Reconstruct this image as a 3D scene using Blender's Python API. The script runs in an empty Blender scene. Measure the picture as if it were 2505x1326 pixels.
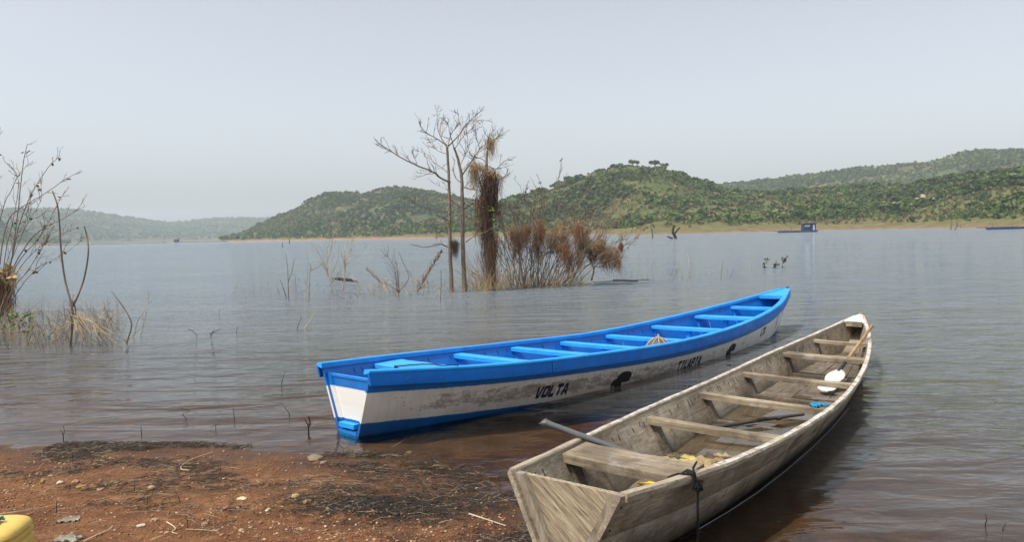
import bpy, bmesh, math, random
import numpy as np
from mathutils import Vector, Matrix

random.seed(7)
rng = np.random.default_rng(11)
scene = bpy.context.scene
COL = scene.collection

# ------------------------------------------------------------------ camera
FPX, CAM_H, ROLL, HOR = 1850.0, 1.7, 0.0245, 93.7      # focal length in photo pixels, eye height, roll, horizon offset
PITCH = math.atan(HOR / FPX)
_r = Vector((1, 0, 0)); _f = Vector((0, math.cos(PITCH), -math.sin(PITCH))); _u = Vector((0, math.sin(PITCH), math.cos(PITCH)))
_R = _r * math.cos(ROLL) - _u * math.sin(ROLL)
_U = _r * math.sin(ROLL) + _u * math.cos(ROLL)
cam = bpy.data.cameras.new('camera'); cam_ob = bpy.data.objects.new('camera', cam); COL.objects.link(cam_ob)
cam.sensor_width = 36; cam.sensor_fit = 'HORIZONTAL'; cam.lens = FPX / 2505 * 36
cam.clip_start = 0.05; cam.clip_end = 20000
cam_ob.matrix_world = Matrix(((_R.x, _U.x, -_f.x, 0), (_R.y, _U.y, -_f.y, 0), (_R.z, _U.z, -_f.z, CAM_H), (0, 0, 0, 1)))
scene.camera = cam_ob

# ------------------------------------------------------------------ sky, sun, exposure
SUN_EL, SUN_AZ = math.radians(62), math.radians(-122)   # azimuth from +Y towards +X: behind the camera, to its left
world = bpy.data.worlds.new('World'); scene.world = world; world.use_nodes = True
wn = world.node_tree; bg = wn.nodes['Background']
sky = wn.nodes.new('ShaderNodeTexSky'); sky.sky_type = 'NISHITA'; sky.sun_disc = False
sky.sun_elevation = SUN_EL; sky.sun_rotation = SUN_AZ
sky.air_density = 1.0; sky.dust_density = 3.2; sky.ozone_density = 2.0; sky.altitude = 100
hs = wn.nodes.new('ShaderNodeHueSaturation'); hs.inputs['Saturation'].default_value = 0.35
wn.links.new(sky.outputs[0], hs.inputs['Color']); wn.links.new(hs.outputs[0], bg.inputs['Color'])
bg.inputs['Strength'].default_value = 0.124
sun = bpy.data.lights.new('sun', 'SUN'); sun.energy = 2.75; sun.angle = math.radians(0.9); sun.color = (1.0, 0.95, 0.87)
sun_ob = bpy.data.objects.new('sun', sun); COL.objects.link(sun_ob)
SD = Vector((math.sin(SUN_AZ) * math.cos(SUN_EL), math.cos(SUN_AZ) * math.cos(SUN_EL), math.sin(SUN_EL)))
sun_ob.rotation_euler = (-SD).to_track_quat('-Z', 'Y').to_euler()
scene.view_settings.view_transform = 'Standard'; scene.view_settings.look = 'None'
scene.view_settings.gamma = 1.0; scene.view_settings.exposure = 0.6; scene.view_settings.use_curve_mapping = False
cy = scene.cycles
cy.use_denoising = True; cy.denoiser = 'OPENIMAGEDENOISE'; cy.denoising_prefilter = 'ACCURATE'; cy.use_adaptive_sampling = False
cy.max_bounces = 6; cy.diffuse_bounces = 2; cy.glossy_bounces = 3; cy.transmission_bounces = 2
cy.transparent_max_bounces = 8; cy.volume_bounces = 1; cy.sample_clamp_indirect = 6; cy.caustics_reflective = False; cy.caustics_refractive = False

# ------------------------------------------------------------------ helpers
def ray(px, py):
    X = px - 1252.5; Y = 663 - py
    x = X * math.cos(ROLL) + Y * math.sin(ROLL); y = -X * math.sin(ROLL) + Y * math.cos(ROLL)
    return Vector((x / FPX, math.cos(PITCH) + y / FPX * math.sin(PITCH), -math.sin(PITCH) + y / FPX * math.cos(PITCH)))
def at(px, py, Y=None, z=None):
    d = ray(px, py)
    k = Y / d.y if Y is not None else (z - CAM_H) / d.z
    return Vector((d.x * k, d.y * k, CAM_H + d.z * k))
def hor_y(px): return 600.0 - 0.0245 * px
def link(o): COL.objects.link(o); return o
def tag(o, label=None, cat=None, group=None, kind=None):
    if label: o['label'] = label
    if cat: o['category'] = cat
    if group: o['group'] = group
    if kind: o['kind'] = kind
    return o
def empty(name, loc=(0, 0, 0), rot=(0, 0, 0)):
    o = bpy.data.objects.new(name, None); o.location = loc; o.rotation_euler = rot; o.empty_display_size = .2
    return link(o)
def sm(a, b, x):
    t = np.clip((np.asarray(x, float) - a) / (b - a), 0, 1); return t * t * (3 - 2 * t)
class MB:
    def __init__(s): s.v = []; s.f = []; s.a = {}; s.q = []
    def add(s, v, f):
        n = len(s.v); s.v += [tuple(p) for p in v]; s.f += [tuple(i + n for i in q) for q in f]; return n
    def loft(s, rings, cap=True, closed=True):
        n = len(rings[0]); b = len(s.v)
        for r in rings: s.v += [tuple(p) for p in r]
        m = n if closed else n - 1
        for i in range(len(rings) - 1):
            for j in range(m):
                k = (j + 1) % n
                s.f.append((b + i * n + j, b + i * n + k, b + (i + 1) * n + k, b + (i + 1) * n + j))
        if cap and closed:
            s.f.append(tuple(b + j for j in range(n))[::-1]); e = b + (len(rings) - 1) * n; s.f.append(tuple(e + j for j in range(n)))
    def tube(s, pts, rad, n=5, cap=True):
        if not hasattr(rad, '__len__'): rad = [rad] * len(pts)
        if n <= 4 and not cap: s.q.append((pts, rad, n)); return
        pts = [Vector(p) for p in pts]
        rings = []; x = None
        for i, p in enumerate(pts):
            d = (pts[min(i + 1, len(pts) - 1)] - pts[max(i - 1, 0)])
            if d.length < 1e-9: d = Vector((0, 0, 1))
            d.normalize()
            if x is None: x = d.orthogonal().normalized()
            x = x - d * x.dot(d)
            x = x.normalized() if x.length > 1e-6 else d.orthogonal().normalized()
            y = d.cross(x)
            rings.append([p + (x * math.cos(2 * math.pi * k / n) + y * math.sin(2 * math.pi * k / n)) * rad[i] for k in range(n)])
        s.loft(rings, cap)
    def box(s, c, h, R=None):
        c = Vector(c); vs = []
        for sx in (-1, 1):
            for sy in (-1, 1):
                for sz in (-1, 1):
                    p = Vector((sx * h[0], sy * h[1], sz * h[2]))
                    vs.append(c + (R @ p if R else p))
        s.add(vs, [(0, 1, 3, 2), (4, 6, 7, 5), (0, 4, 5, 1), (2, 3, 7, 6), (0, 2, 6, 4), (1, 5, 7, 3)])
    def flush(s):
        """thin open strands, built many at a time"""
        grp = {}
        for P, R, n in s.q: grp.setdefault((len(P), n), []).append((P, R))
        s.q = []
        for (k, n), L in grp.items():
            P = np.array([[tuple(p) for p in a[0]] for a in L], float); R = np.array([a[1] for a in L], float)
            T = np.gradient(P, axis=1); T /= np.linalg.norm(T, axis=2, keepdims=True) + 1e-9
            ref = np.where(np.abs(T[:, :1, 2:3]) < .8, np.array([0, 0, 1.]), np.array([1., 0, 0])); ref = np.broadcast_to(ref, T.shape)
            X = np.cross(T, ref); X /= np.linalg.norm(X, axis=2, keepdims=True) + 1e-9; Y = np.cross(T, X)
            an = 2 * np.pi * np.arange(n) / n
            V = P[:, :, None] + R[:, :, None, None] * (X[:, :, None] * np.cos(an)[None, None, :, None] + Y[:, :, None] * np.sin(an)[None, None, :, None])
            i = np.arange(len(L) * k * n).reshape(len(L), k, n) + len(s.v); j = np.roll(i, -1, 2)
            F = np.stack([i[:, :-1], j[:, :-1], j[:, 1:], i[:, 1:]], -1).reshape(-1, 4)
            s.v += V.reshape(-1, 3).tolist(); s.f += F.tolist()
    def build(s, name, mat, parent=None, smooth=None, fix=True):
        if s.q: s.flush(); fix = False
        me = bpy.data.meshes.new(name); me.from_pydata(s.v, [], s.f)
        if fix:
            bm = bmesh.new(); bm.from_mesh(me); bmesh.ops.recalc_face_normals(bm, faces=bm.faces); bm.to_mesh(me); bm.free()
        for k, val in s.a.items():
            at_ = me.attributes.new(k, 'FLOAT', 'POINT'); at_.data.foreach_set('value', np.asarray(val, np.float32))
        if smooth is not None:
            me.polygons.foreach_set('use_smooth', [True] * len(me.polygons))
            if smooth < 3: me.set_sharp_from_angle(angle=smooth)
        if mat: me.materials.append(mat)
        o = bpy.data.objects.new(name, me); o.parent = parent
        return link(o)
def np_mesh(name, V, F, mat, attrs=None, smooth=False, parent=None):
    """big meshes: V (n,3), F (m,k) with one k"""
    me = bpy.data.meshes.new(name); V = np.asarray(V, np.float32); F = np.asarray(F, np.int32)
    me.vertices.add(len(V)); me.vertices.foreach_set('co', V.ravel())
    k = F.shape[1]
    me.loops.add(F.size); me.loops.foreach_set('vertex_index', F.ravel())
    me.polygons.add(len(F)); me.polygons.foreach_set('loop_start', np.arange(0, F.size, k, dtype=np.int32))
    me.update(calc_edges=True)
    if smooth: me.polygons.foreach_set('use_smooth', np.ones(len(F), bool))
    for a, val in (attrs or {}).items():
        d = me.attributes.new(a, 'FLOAT', 'POINT'); d.data.foreach_set('value', np.asarray(val, np.float32).ravel())
    me.materials.append(mat); me.validate()
    o = bpy.data.objects.new(name, me); o.parent = parent
    return link(o)
def vnoise(x, y, seed=0):
    x = np.asarray(x, float); y = np.asarray(y, float)
    xi = np.floor(x).astype(np.int64); yi = np.floor(y).astype(np.int64); xf = x - xi; yf = y - yi
    def hsh(a, b):
        n = (a * 374761393 + b * 668265263 + seed * 974634777) & 0xffffffff
        n = ((n ^ (n >> 13)) * 1274126177) & 0xffffffff
        return ((n ^ (n >> 16)) & 0xffff) / 65535.0
    u = xf * xf * (3 - 2 * xf); v = yf * yf * (3 - 2 * yf)
    return (hsh(xi, yi) * (1 - u) + hsh(xi + 1, yi) * u) * (1 - v) + (hsh(xi, yi + 1) * (1 - u) + hsh(xi + 1, yi + 1) * u) * v
def fbm(x, y, seed=0, oct=4):
    s = 0; a = .5
    for i in range(oct): s = s + a * (vnoise(x, y, seed + i * 17) - .5); x = x * 2.03; y = y * 2.03; a *= .5
    return s

# ------------------------------------------------------------------ material helpers
class NT:
    def __init__(s, name):
        s.m = bpy.data.materials.new(name); s.m.use_nodes = True; s.t = s.m.node_tree
        s.p = s.t.nodes['Principled BSDF']; s.out = s.t.nodes['Material Output']
    def n(s, typ, props=None, **inp):
        nd = s.t.nodes.new('ShaderNode' + typ)
        for k, v in (props or {}).items(): setattr(nd, k, v)
        for k, v in inp.items():
            k = k.replace('_', ' ')
            s.set(nd.inputs[k], v)
        return nd
    def set(s, sock, v):
        if isinstance(v, bpy.types.NodeSocket): s.t.links.new(v, sock)
        elif isinstance(v, bpy.types.Node): s.t.links.new(v.outputs[0], sock)
        else:
            if sock.type == 'RGBA' and len(v) == 3: v = (*v, 1)
            sock.default_value = v
    def obj(s): return s.n('TexCoord').outputs['Object']
    def map(s, vec, scale=(1, 1, 1), rot=(0, 0, 0)): return s.n('Mapping', None, Vector=vec, Scale=scale, Rotation=rot).outputs[0]
    def noise(s, vec, scale, detail=4, rough=.55, dist=0.0): return s.n('TexNoise', None, Vector=vec, Scale=scale, Detail=detail, Roughness=rough, Distortion=dist).outputs[0]
    def ramp(s, fac, stops, interp='LINEAR'):
        r = s.n('ValToRGB'); r.color_ramp.interpolation = interp
        while len(r.color_ramp.elements) < len(stops): r.color_ramp.elements.new(.5)
        for e, (p, c) in zip(r.color_ramp.elements, stops):
            e.position = p; e.color = (*c, 1) if hasattr(c, '__len__') else (c, c, c, 1)
        s.set(r.inputs[0], fac); return r.outputs[0]
    def mix(s, fac, a, b, mode='MIX'):
        x = s.n('Mix', {'data_type': 'RGBA', 'blend_type': mode})
        s.set(x.inputs[0], fac); s.set(x.inputs[6], a); s.set(x.inputs[7], b); return x.outputs[2]
    def math(s, op, a, b=0.0, c=None, clamp=False):
        x = s.n('Math', {'operation': op, 'use_clamp': clamp}); s.set(x.inputs[0], a); s.set(x.inputs[1], b)
        if c is not None: s.set(x.inputs[2], c)
        return x.outputs[0]
    def attr(s, name): return s.n('Attribute', {'attribute_name': name}).outputs['Fac']
    def sep(s, vec): return s.n('SeparateXYZ', None, Vector=vec).outputs
    def bump(s, h, strength=.3, dist=.01, normal=None):
        b = s.n('Bump', None, Height=h, Strength=strength, Distance=dist)
        if normal: s.set(b.inputs['Normal'], normal)
        return b.outputs[0]
    def fin(s, color=None, rough=None, normal=None, spec=None, metal=None):
        if color is not None: s.set(s.p.inputs['Base Color'], color)
        if rough is not None: s.set(s.p.inputs['Roughness'], rough)
        if normal is not None: s.set(s.p.inputs['Normal'], normal)
        if spec is not None: s.set(s.p.inputs['Specular IOR Level'], spec)
        if metal is not None: s.set(s.p.inputs['Metallic'], metal)
        return s.m
def simple(name, col, rough=.7, var=.25, scale=8, bump=.15, bdist=.004, spec=.3):
    t = NT(name); o = t.obj(); nz = t.noise(o, scale, 5)
    c = t.ramp(nz, [(.25, tuple(x * (1 - var) for x in col)), (.75, tuple(min(1, x * (1 + var)) for x in col))])
    return t.fin(c, rough, t.bump(t.noise(o, scale * 5, 4), bump, bdist), spec)
def wood(name, dark, light, grain=(1, 1, 1), scale=30, wet=None, rough=.75, bump=.5, spec=.25):
    """weathered board; grain = mapping scale, small along the fibre"""
    t = NT(name); o = t.obj(); v = t.map(o, grain)
    g = t.noise(v, scale, 8, .65, .3); big = t.noise(o, 2.3, 4); fine = t.noise(v, scale * 5, 3, .7)
    c = t.ramp(g, [(.3, dark), (.5, tuple(.5 * (a + b) for a, b in zip(dark, light))), (.68, light)])
    c = t.mix(t.ramp(big, [(.42, .0), (.66, .7)]), c, tuple(x * .55 for x in dark))
    c = t.mix(t.ramp(t.noise(o, 8.5, 7, .72), [(.50, .0), (.66, .62)]), c, tuple(x * .40 for x in dark))
    c = t.mix(t.ramp(t.noise(o, 3.6, 6, .7), [(.55, .0), (.72, .45)]), c, tuple(.30 * sum(light) + .25 * x for x in light))
    c = t.mix(t.ramp(fine, [(.28, .8), (.4, 0)]), c, tuple(x * .28 for x in dark))
    if wet:
        z = t.sep(t.n('NewGeometry').outputs['Position'])[2]
        m = t.math('ADD', z, t.math('MULTIPLY', t.math('SUBTRACT', t.noise(o, 5, 5), .5), .12))
        c = t.mix(t.ramp(m, [(wet[0], .9), (wet[1], 0)]), c, (.025, .024, .014))
    return t.fin(c, rough, t.bump(t.math('ADD', g, t.math('MULTIPLY', fine, .6)), bump, .004), spec)

# ================================================================== THE SETTING
SHORE = np.array([(-3300, 60), (-60, 11), (-25, 8.6), (-12, 7.5), (-7, 6.85), (-4.43, 6.42), (-3.28, 6.23), (-2.17, 5.99), (-1.5, 5.8), (-.85, 5.5), (-.33, 5.15), (-.02, 4.66), (.14, 4.1), (.3, 3.2), (.55, 2), (.9, 0), (1.5, -4), (3, -15), (8, -60), (60, -3300)], float)
def shore_s(x, y):
    """signed distance to the waterline, positive on land"""
    P = np.stack([np.ravel(x), np.ravel(y)], 1); best = np.full(len(P), 1e18); sg = np.zeros(len(P))
    for a, b in zip(SHORE[:-1], SHORE[1:]):
        ab = b - a; t = np.clip(((P - a) @ ab) / (ab @ ab), 0, 1); d = P - a - t[:, None] * ab; q = (d ** 2).sum(1)
        cr = ab[0] * (P[:, 1] - a[1]) - ab[1] * (P[:, 0] - a[0]); m = q < best
        best[m] = q[m]; sg[m] = np.where(cr[m] < 0, 1, -1)
    return (np.sqrt(best) * sg).reshape(np.shape(x))
def gz(x, y):
    x = np.asarray(x, float); y = np.asarray(y, float); s = shore_s(x, y)
    land = .06 * np.minimum(s, 2.5) + .035 * np.clip(s - 2.5, 0, 60)
    wat = -(.082 * np.minimum(-s, 8) + .03 * np.clip(-s - 8, 0, 80))
    z = np.where(s > 0, land, wat)
    near = np.exp(-(np.hypot(x, y - 5) / 14) ** 2)
    return z + near * (.05 * fbm(x * 1.1, y * 1.1, 3, 4) + .030 * fbm(x * 5, y * 5, 9, 4))
def axis(lo, hi, step, far, n):
    c = np.arange(lo, hi + 1e-6, step)
    g = np.geomspace(step * 1.6, far - abs(hi), n); a = np.geomspace(step * 1.6, far - abs(lo), n)
    return np.concatenate([(lo - a)[::-1], c, hi + g])
def grid(xs, ys):
    X, Y = np.meshgrid(xs, ys); n = len(xs); m = len(ys)
    i = np.arange(n * m).reshape(m, n)
    F = np.stack([i[:-1, :-1], i[:-1, 1:], i[1:, 1:], i[1:, :-1]], -1).reshape(-1, 4)
    return X, Y, F
EXT = 3300
# --- ground sheet: beach, lake bed, plain
def ground_material():
    t = NT('red_gravel_soil'); pos = t.n('NewGeometry').outputs['Position']; z = t.sep(pos)[2]
    n1 = t.noise(pos, 1.3, 5); n2 = t.noise(pos, 16, 6, .65); n3 = t.noise(pos, 70, 4, .7)
    c = t.ramp(n1, [(.3, (.125, .053, .022)), (.5, (.185, .082, .033)), (.7, (.245, .122, .054))])
    c = t.mix(t.ramp(n2, [(.35, .75), (.55, 0)]), c, (.085, .036, .019))
    c = t.mix(t.ramp(n2, [(.58, 0), (.72, .5)]), c, (.34, .185, .10))
    vor = t.n('TexVoronoi', {'feature': 'F1'}, Vector=pos, Scale=55.0); vc = t.sep(vor.outputs['Color'])
    peb = t.math('MULTIPLY', t.ramp(vor.outputs['Distance'], [(.22, 1), (.36, 0)]), t.ramp(vc[0], [(.45, 0), (.55, 1)]))
    c = t.mix(t.math('MULTIPLY', peb, .75), c, t.ramp(vc[1], [(.0, (.13, .055, .03)), (.6, (.30, .15, .08)), (1, (.46, .30, .19))]))
    # wet and silted close to the waterline
    zz = t.math('ADD', z, t.math('MULTIPLY', t.math('SUBTRACT', t.noise(pos, 2.2, 5), .5), .09))
    wet = t.ramp(zz, [(.005, 1), (.06, 0)])
    c = t.mix(t.math('MULTIPLY', wet, .68), c, (.055, .029, .017))
    # dark decayed weed lying in drifts
    sp = t.sep(pos); mm = t.n('CombineXYZ', None, X=t.math('MULTIPLY', sp[0], 1.0), Y=t.math('MULTIPLY', sp[1], 2.2), Z=0.0)
    band = t.ramp(z, [(-.04, 0), (.0, .9), (.06, 1), (.14, 0)])
    weed = t.math('MULTIPLY', t.ramp(t.noise(mm, 2.1, 6, .7), [(.5, 0), (.6, 1)]), t.math('MULTIPLY', band, t.ramp(n2, [(.35, .2), (.6, 1)])))
    c = t.mix(t.math('MULTIPLY', weed, .8), c, (.028, .018, .012))
    dx = t.math('DIVIDE', t.math('SUBTRACT', sp[0], -.83), .62); dy = t.math('DIVIDE', t.math('SUBTRACT', sp[1], 4.55), .30)
    rr = t.math('ADD', t.math('SQRT', t.math('ADD', t.math('MULTIPLY', dx, dx), t.math('MULTIPLY', dy, dy))), t.math('MULTIPLY', t.math('SUBTRACT', t.noise(pos, 6, 6, .7), .5), 1.5))
    c = t.mix(t.math('MULTIPLY', t.ramp(rr, [(.55, 1), (.95, 0)]), .92), c, (.014, .011, .009))
    # lake bed: fine silt with darker algae
    bed = t.ramp(z, [(-.22, 1), (-.03, 0)])
    c = t.mix(bed, c, t.ramp(t.noise(pos, 3.1, 6, .65), [(.3, (.040, .026, .014)), (.55, (.088, .053, .028)), (.75, (.150, .090, .046))]))
    h = t.math('ADD', t.math('MULTIPLY', n3, .5), t.math('ADD', t.math('MULTIPLY', n2, 1.0), t.math('MULTIPLY', peb, .5)))
    rough = t.ramp(wet, [(0, .95), (1, .55)])
    return t.fin(c, rough, t.bump(h, .8, .02), .2)
M_ground = ground_material()
xs = axis(-9.0, 7.0, .075, EXT, 34); ys = axis(1.6, 13.0, .075, EXT, 34)
GX, GY, GF = grid(xs, ys)
g = np_mesh('ground', np.stack([GX, GY, gz(GX, GY)], -1).reshape(-1, 3), GF, M_ground, smooth=True)
tag(g, kind='structure')

# --- lake
def water_material(name, amp=1.0, calm=False):
    t = NT(name); t.t.nodes.remove(t.p)
    pos = t.n('NewGeometry').outputs['Position']
    if calm:
        h = t.noise(t.map(pos, (1, 1, 1)), 3, 2); nrm = t.bump(h, .04, .02); turb = .25; rough = .0
    else:
        dep = t.attr('depth'); sp = t.sep(pos)
        a = t.noise(t.map(pos, (.40, 1.25, 1), (0, 0, -.07)), 1.35, 2.0, .45, .5)
        b = t.noise(t.map(pos, (.75, 1.7, 1), (0, 0, .12)), 3.6, 3, .55, .4)
        f = t.noise(t.map(pos, (1.0, 1.7, 1)), 13.0, 3, .6)
        w = t.n('TexWave', {'wave_type': 'BANDS', 'bands_direction': 'Y'}, Vector=t.map(pos, (1, 1, 1), (0, 0, -.10)), Scale=.62, Distortion=5.5, Detail=3.0, Detail_Scale=1.1).outputs['Fac']
        h = t.math('ADD', t.math('MULTIPLY', a, 1.75), t.math('ADD', t.math('MULTIPLY', b, .50), t.math('MULTIPLY', f, .04)))
        h = t.math('ADD', h, t.math('MULTIPLY', w, .10))
        # ripples die out in the lee of the boats and towards the beach
        lee = t.math('MULTIPLY', t.ramp(dep, [(.0, .14), (.10, .34), (.30, .62), (.75, .85), (1.0, 1.0)]), t.attr('shelter'))
        chop = t.math('ADD', 1.0, t.math('MULTIPLY', t.math('DIVIDE', dep, 3.0, clamp=True), .55)); lee = t.math('MULTIPLY', lee, chop)
        gust = t.ramp(t.noise(t.map(pos, (.05, .12, 1)), 1.0, 3), [(.32, .5), (.68, 1.35)])
        h = t.math('MULTIPLY', h, t.math('MULTIPLY', lee, gust))
        nrm = t.bump(h, 1.0, .165 * amp)
        turb = t.math('SUBTRACT', 1.0, t.math('POWER', 2.718, t.math('MULTIPLY', t.math('MAXIMUM', t.math('SUBTRACT', dep, .13), 0.0), -2.3))); rough = .012
    body = t.n('BsdfDiffuse', None, Color=(.10, .085, .06) if calm else t.mix(t.ramp(dep, [(.25, 0), (.95, 1)]), (.150, .150, .142), (.165, .196, .222)))  # pale lake body colour stands in for sky reflection lost to the ripple bump
    clear = t.n('BsdfTransparent', None, Color=(.90, .81, .67))
    mx = t.n('MixShader'); t.set(mx.inputs[0], turb); t.set(mx.inputs[1], clear); t.set(mx.inputs[2], body)
    gl = t.n('BsdfGlossy', None, Color=(.95, .97, 1.0), Roughness=rough, Normal=nrm)
    fr = t.n('Fresnel', None, IOR=1.333, Normal=nrm)
    m2 = t.n('MixShader'); t.set(m2.inputs[0], fr.outputs[0]); t.set(m2.inputs[1], mx.outputs[0]); t.set(m2.inputs[2], gl.outputs[0])
    t.t.links.new(m2.outputs[0], t.out.inputs['Surface'])
    return t.m
M_water = water_material('lake_water'); M_bilge = water_material('bilge_water', calm=True)
wxs = axis(-12, 10, .2, EXT, 40); wys = axis(2.0, 24, .2, EXT, 40)
WX, WY, WF = grid(wxs, wys)
wdep = np.clip(-gz(WX, WY), 0, 3)
# the boats break the wind waves: calmer water in their lee
shelter = 1 - .85 * np.exp(-(((WX - .55) / 1.25) ** 2 + ((WY - 6.3) / 1.0) ** 2) ** 1.3) - .62 * np.exp(-(((WX - 2.4) / 1.2) ** 2 + ((WY - 4.6) / 1.9) ** 2) ** 1.2) - .5 * np.exp(-(((WX - 2.6) / 1.3) ** 2 + ((WY - 8.2) / 1.0) ** 2))
shelter = np.clip(shelter, .10, 1)
lake = np_mesh('lake_water', np.stack([WX, WY, np.zeros_like(WX)], -1).reshape(-1, 3), WF, M_water, {'depth': wdep, 'shelter': shelter})
tag(lake, kind='structure')

# --- hills: each a height field over azimuth (photo column) and distance
def hill_material(name, soil, grass, bush, bare, k):
    t = NT(name); pos = t.n('NewGeometry').outputs['Position']; z = t.sep(pos)[2]
    big = t.noise(pos, .012 * k, 5, .6); mid = t.noise(pos, .07 * k, 6, .65); fin_ = t.noise(pos, .35 * k, 4, .7)
    c = t.mix(t.ramp(mid, [(.42, 0), (.58, 1)]), grass, bush)
    c = t.mix(t.math('MULTIPLY', t.ramp(big, [(.54, 0), (.66, 1)]), t.ramp(mid, [(.4, 1), (.62, .2)])), c, bare)
    zz = t.math('ADD', z, t.math('MULTIPLY', t.math('SUBTRACT', mid, .5), 1.4))
    c = t.mix(t.ramp(t.math('DIVIDE', zz, 10.0), [(.15, .75), (.42, 0)]), c, (.185, .155, .072))
    c = t.mix(t.ramp(t.math('DIVIDE', zz, 10.0), [(.035, 1), (.085, 0)]), c, soil)
    c = t.mix(t.math('MULTIPLY', t.ramp(fin_, [(.4, .6), (.6, 0)]), .7), c, tuple(x * .45 for x in bush))
    return t.fin(c, .95, t.bump(t.math('ADD', mid, fin_), 1.0, 1.2 / k), .05)
def hill(name, prof, Ds, Dc, mat, tree_px=4.0, n=160, m=40, pw=1.15, back=1.8, seed=1, rough=.10, flat=.07):
    px = np.linspace(prof[0][0], prof[-1][0], n)
    py = np.interp(px, [p[0] for p in prof], [p[1] for p in prof])
    ds = np.interp(px, [p[0] for p in Ds], [p[1] for p in Ds]); dc = np.interp(px, [p[0] for p in Dc], [p[1] for p in Dc])
    D = np.array([ray(x, hor_y(x)) for x in px]); hd = D[:, :2] / np.hypot(D[:, 0], D[:, 1])[:, None]
    up = np.array([(lambda r: r.z / math.hypot(r.x, r.y))(ray(x, y + tree_px)) for x, y in zip(px, py)])
    Hc = np.maximum(CAM_H + up * dc, .3)
    r = np.concatenate([np.linspace(-.06, 1, m), np.linspace(1.06, back, 10)])
    R = np.where(r[None, :] <= 1, ds[:, None] + (dc - ds)[:, None] * r[None, :], dc[:, None] + (dc - ds)[:, None] * (r[None, :] - 1))
    X = hd[:, :1] * R; Y = hd[:, 1:] * R
    q = np.clip((r - flat) / (1 - flat), 0, 1)
    base = np.where(r <= 1, q ** pw, 1 - .9 * sm(1, back, r))
    Z = Hc[:, None] * base[None, :] + np.clip(r, -.06, flat)[None, :] * 28
    sc = np.maximum(Hc.max() * .35, 8)
    wob = fbm(X / sc / 3, Y / sc / 3, seed, 5) * Hc[:, None] * rough * 6 * (np.clip(r, 0, 1) * np.clip(1 - r, 0, 1) * 2.4)[None, :]
    Z = Z + wob; Z[:, 0] = -4
    i = np.arange(n * len(r)).reshape(n, len(r))
    F = np.stack([i[:-1, :-1], i[1:, :-1], i[1:, 1:], i[:-1, 1:]], -1).reshape(-1, 4)
    o = np_mesh(name, np.stack([X, Y, Z], -1).reshape(-1, 3), F, mat, smooth=True); tag(o, kind='structure')
    return dict(px=px, r=r, X=X, Y=Y, Z=Z, m=m)
def hill_pt(h, px, r):
    i = np.interp(px, h['px'], np.arange(len(h['px']))); j = np.interp(r, h['r'], np.arange(len(h['r'])))
    i0 = np.clip(i.astype(int), 0, len(h['px']) - 2); j0 = np.clip(j.astype(int), 0, len(h['r']) - 2); a = i - i0; b = j - j0
    f = lambda A: (A[i0, j0] * (1 - a) + A[i0 + 1, j0] * a) * (1 - b) + (A[i0, j0 + 1] * (1 - a) + A[i0 + 1, j0 + 1] * a) * b
    return np.stack([f(h['X']), f(h['Y']), f(h['Z'])], -1)
MH_far = hill_material('far_hill_scrub', (.20, .15, .09), (.095, .105, .055), (.045, .065, .030), (.17, .13, .08), .35)
MH_mid = hill_material('mid_hill_scrub', (.40, .19, .08), (.125, .122, .060), (.070, .092, .040), (.26, .20, .135), .7)
MH_near = hill_material('near_hill_scrub', (.24, .15, .085), (.150, .142, .056), (.082, .104, .032), (.21, .15, .085), 1.0)
hA = hill('far_ridge', [(-900, 500), (-400, 505), (0, 514), (57, 510), (176, 512), (281, 525), (395, 542), (439, 543), (518, 534), (588, 532), (663, 533), (800, 536), (1000, 545), (1300, 556)],
          [(-900, 900), (0, 1250), (300, 1500), (1300, 1700)], [(-900, 1500), (0, 2000), (450, 2500), (1300, 2600)], MH_far, 2.5, seed=3, back=1.3)
hA2 = hill('left_spur', [(-900, 500), (-300, 515), (-60, 530), (0, 541), (60, 562), (100, 580), (140, 592), (170, 596)],
           [(-900, 700), (170, 1050)], [(-900, 1000), (170, 1150)], MH_far, 3, n=70, seed=5, back=1.5)
hD = hill('back_hill', [(1250, 540), (1500, 500), (1700, 470), (1757, 455), (1821, 446), (1901, 438), (2001, 426), (2102, 412), (2222, 404), (2282, 392), (2342, 378), (2395, 370), (2443, 369), (2505, 370), (2700, 380), (3100, 400), (3500, 430)],
          [(1250, 600), (3500, 600)], [(1250, 1000), (2400, 1020), (3500, 900)], MH_mid, 4, seed=8, back=1.4)
hB = hill('left_hill', [(540, 592), (562, 586), (600, 571), (640, 551), (663, 541), (700, 522), (760, 491), (800, 475), (830, 472), (880, 474), (940, 465), (970, 460), (1000, 462), (1050, 469), (1090, 479), (1150, 490), (1221, 505), (1300, 525), (1400, 548), (1450, 562)],
          [(540, 760), (700, 600), (1000, 420), (1450, 420)], [(540, 800), (700, 850), (1000, 780), (1450, 700)], MH_mid, 4, seed=12, rough=.13)
hC = hill('right_hill', [(1060, 576), (1100, 560), (1160, 535), (1221, 506), (1233, 498), (1288, 487), (1343, 469), (1395, 447), (1447, 428), (1506, 414), (1543, 409), (1580, 411), (1612, 413), (1636, 418), (1676, 435), (1708, 449), (1740, 457), (1781, 473), (1861, 480), (1961, 476), (2013, 468), (2102, 466), (2142, 460), (2182, 466), (2242, 452), (2302, 442), (2382, 438), (2463, 428), (2505, 424), (2700, 415), (3000, 430), (3400, 440)],
          [(1060, 380), (1200, 330), (1600, 262), (1950, 280), (2250, 270), (2505, 222), (3400, 170)], [(1060, 400), (1200, 430), (1560, 470), (1800, 460), (2100, 470), (2505, 420), (3400, 320)], MH_near, 7, n=220, m=60, pw=1.25, seed=21, rough=.12, flat=.09)

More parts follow.
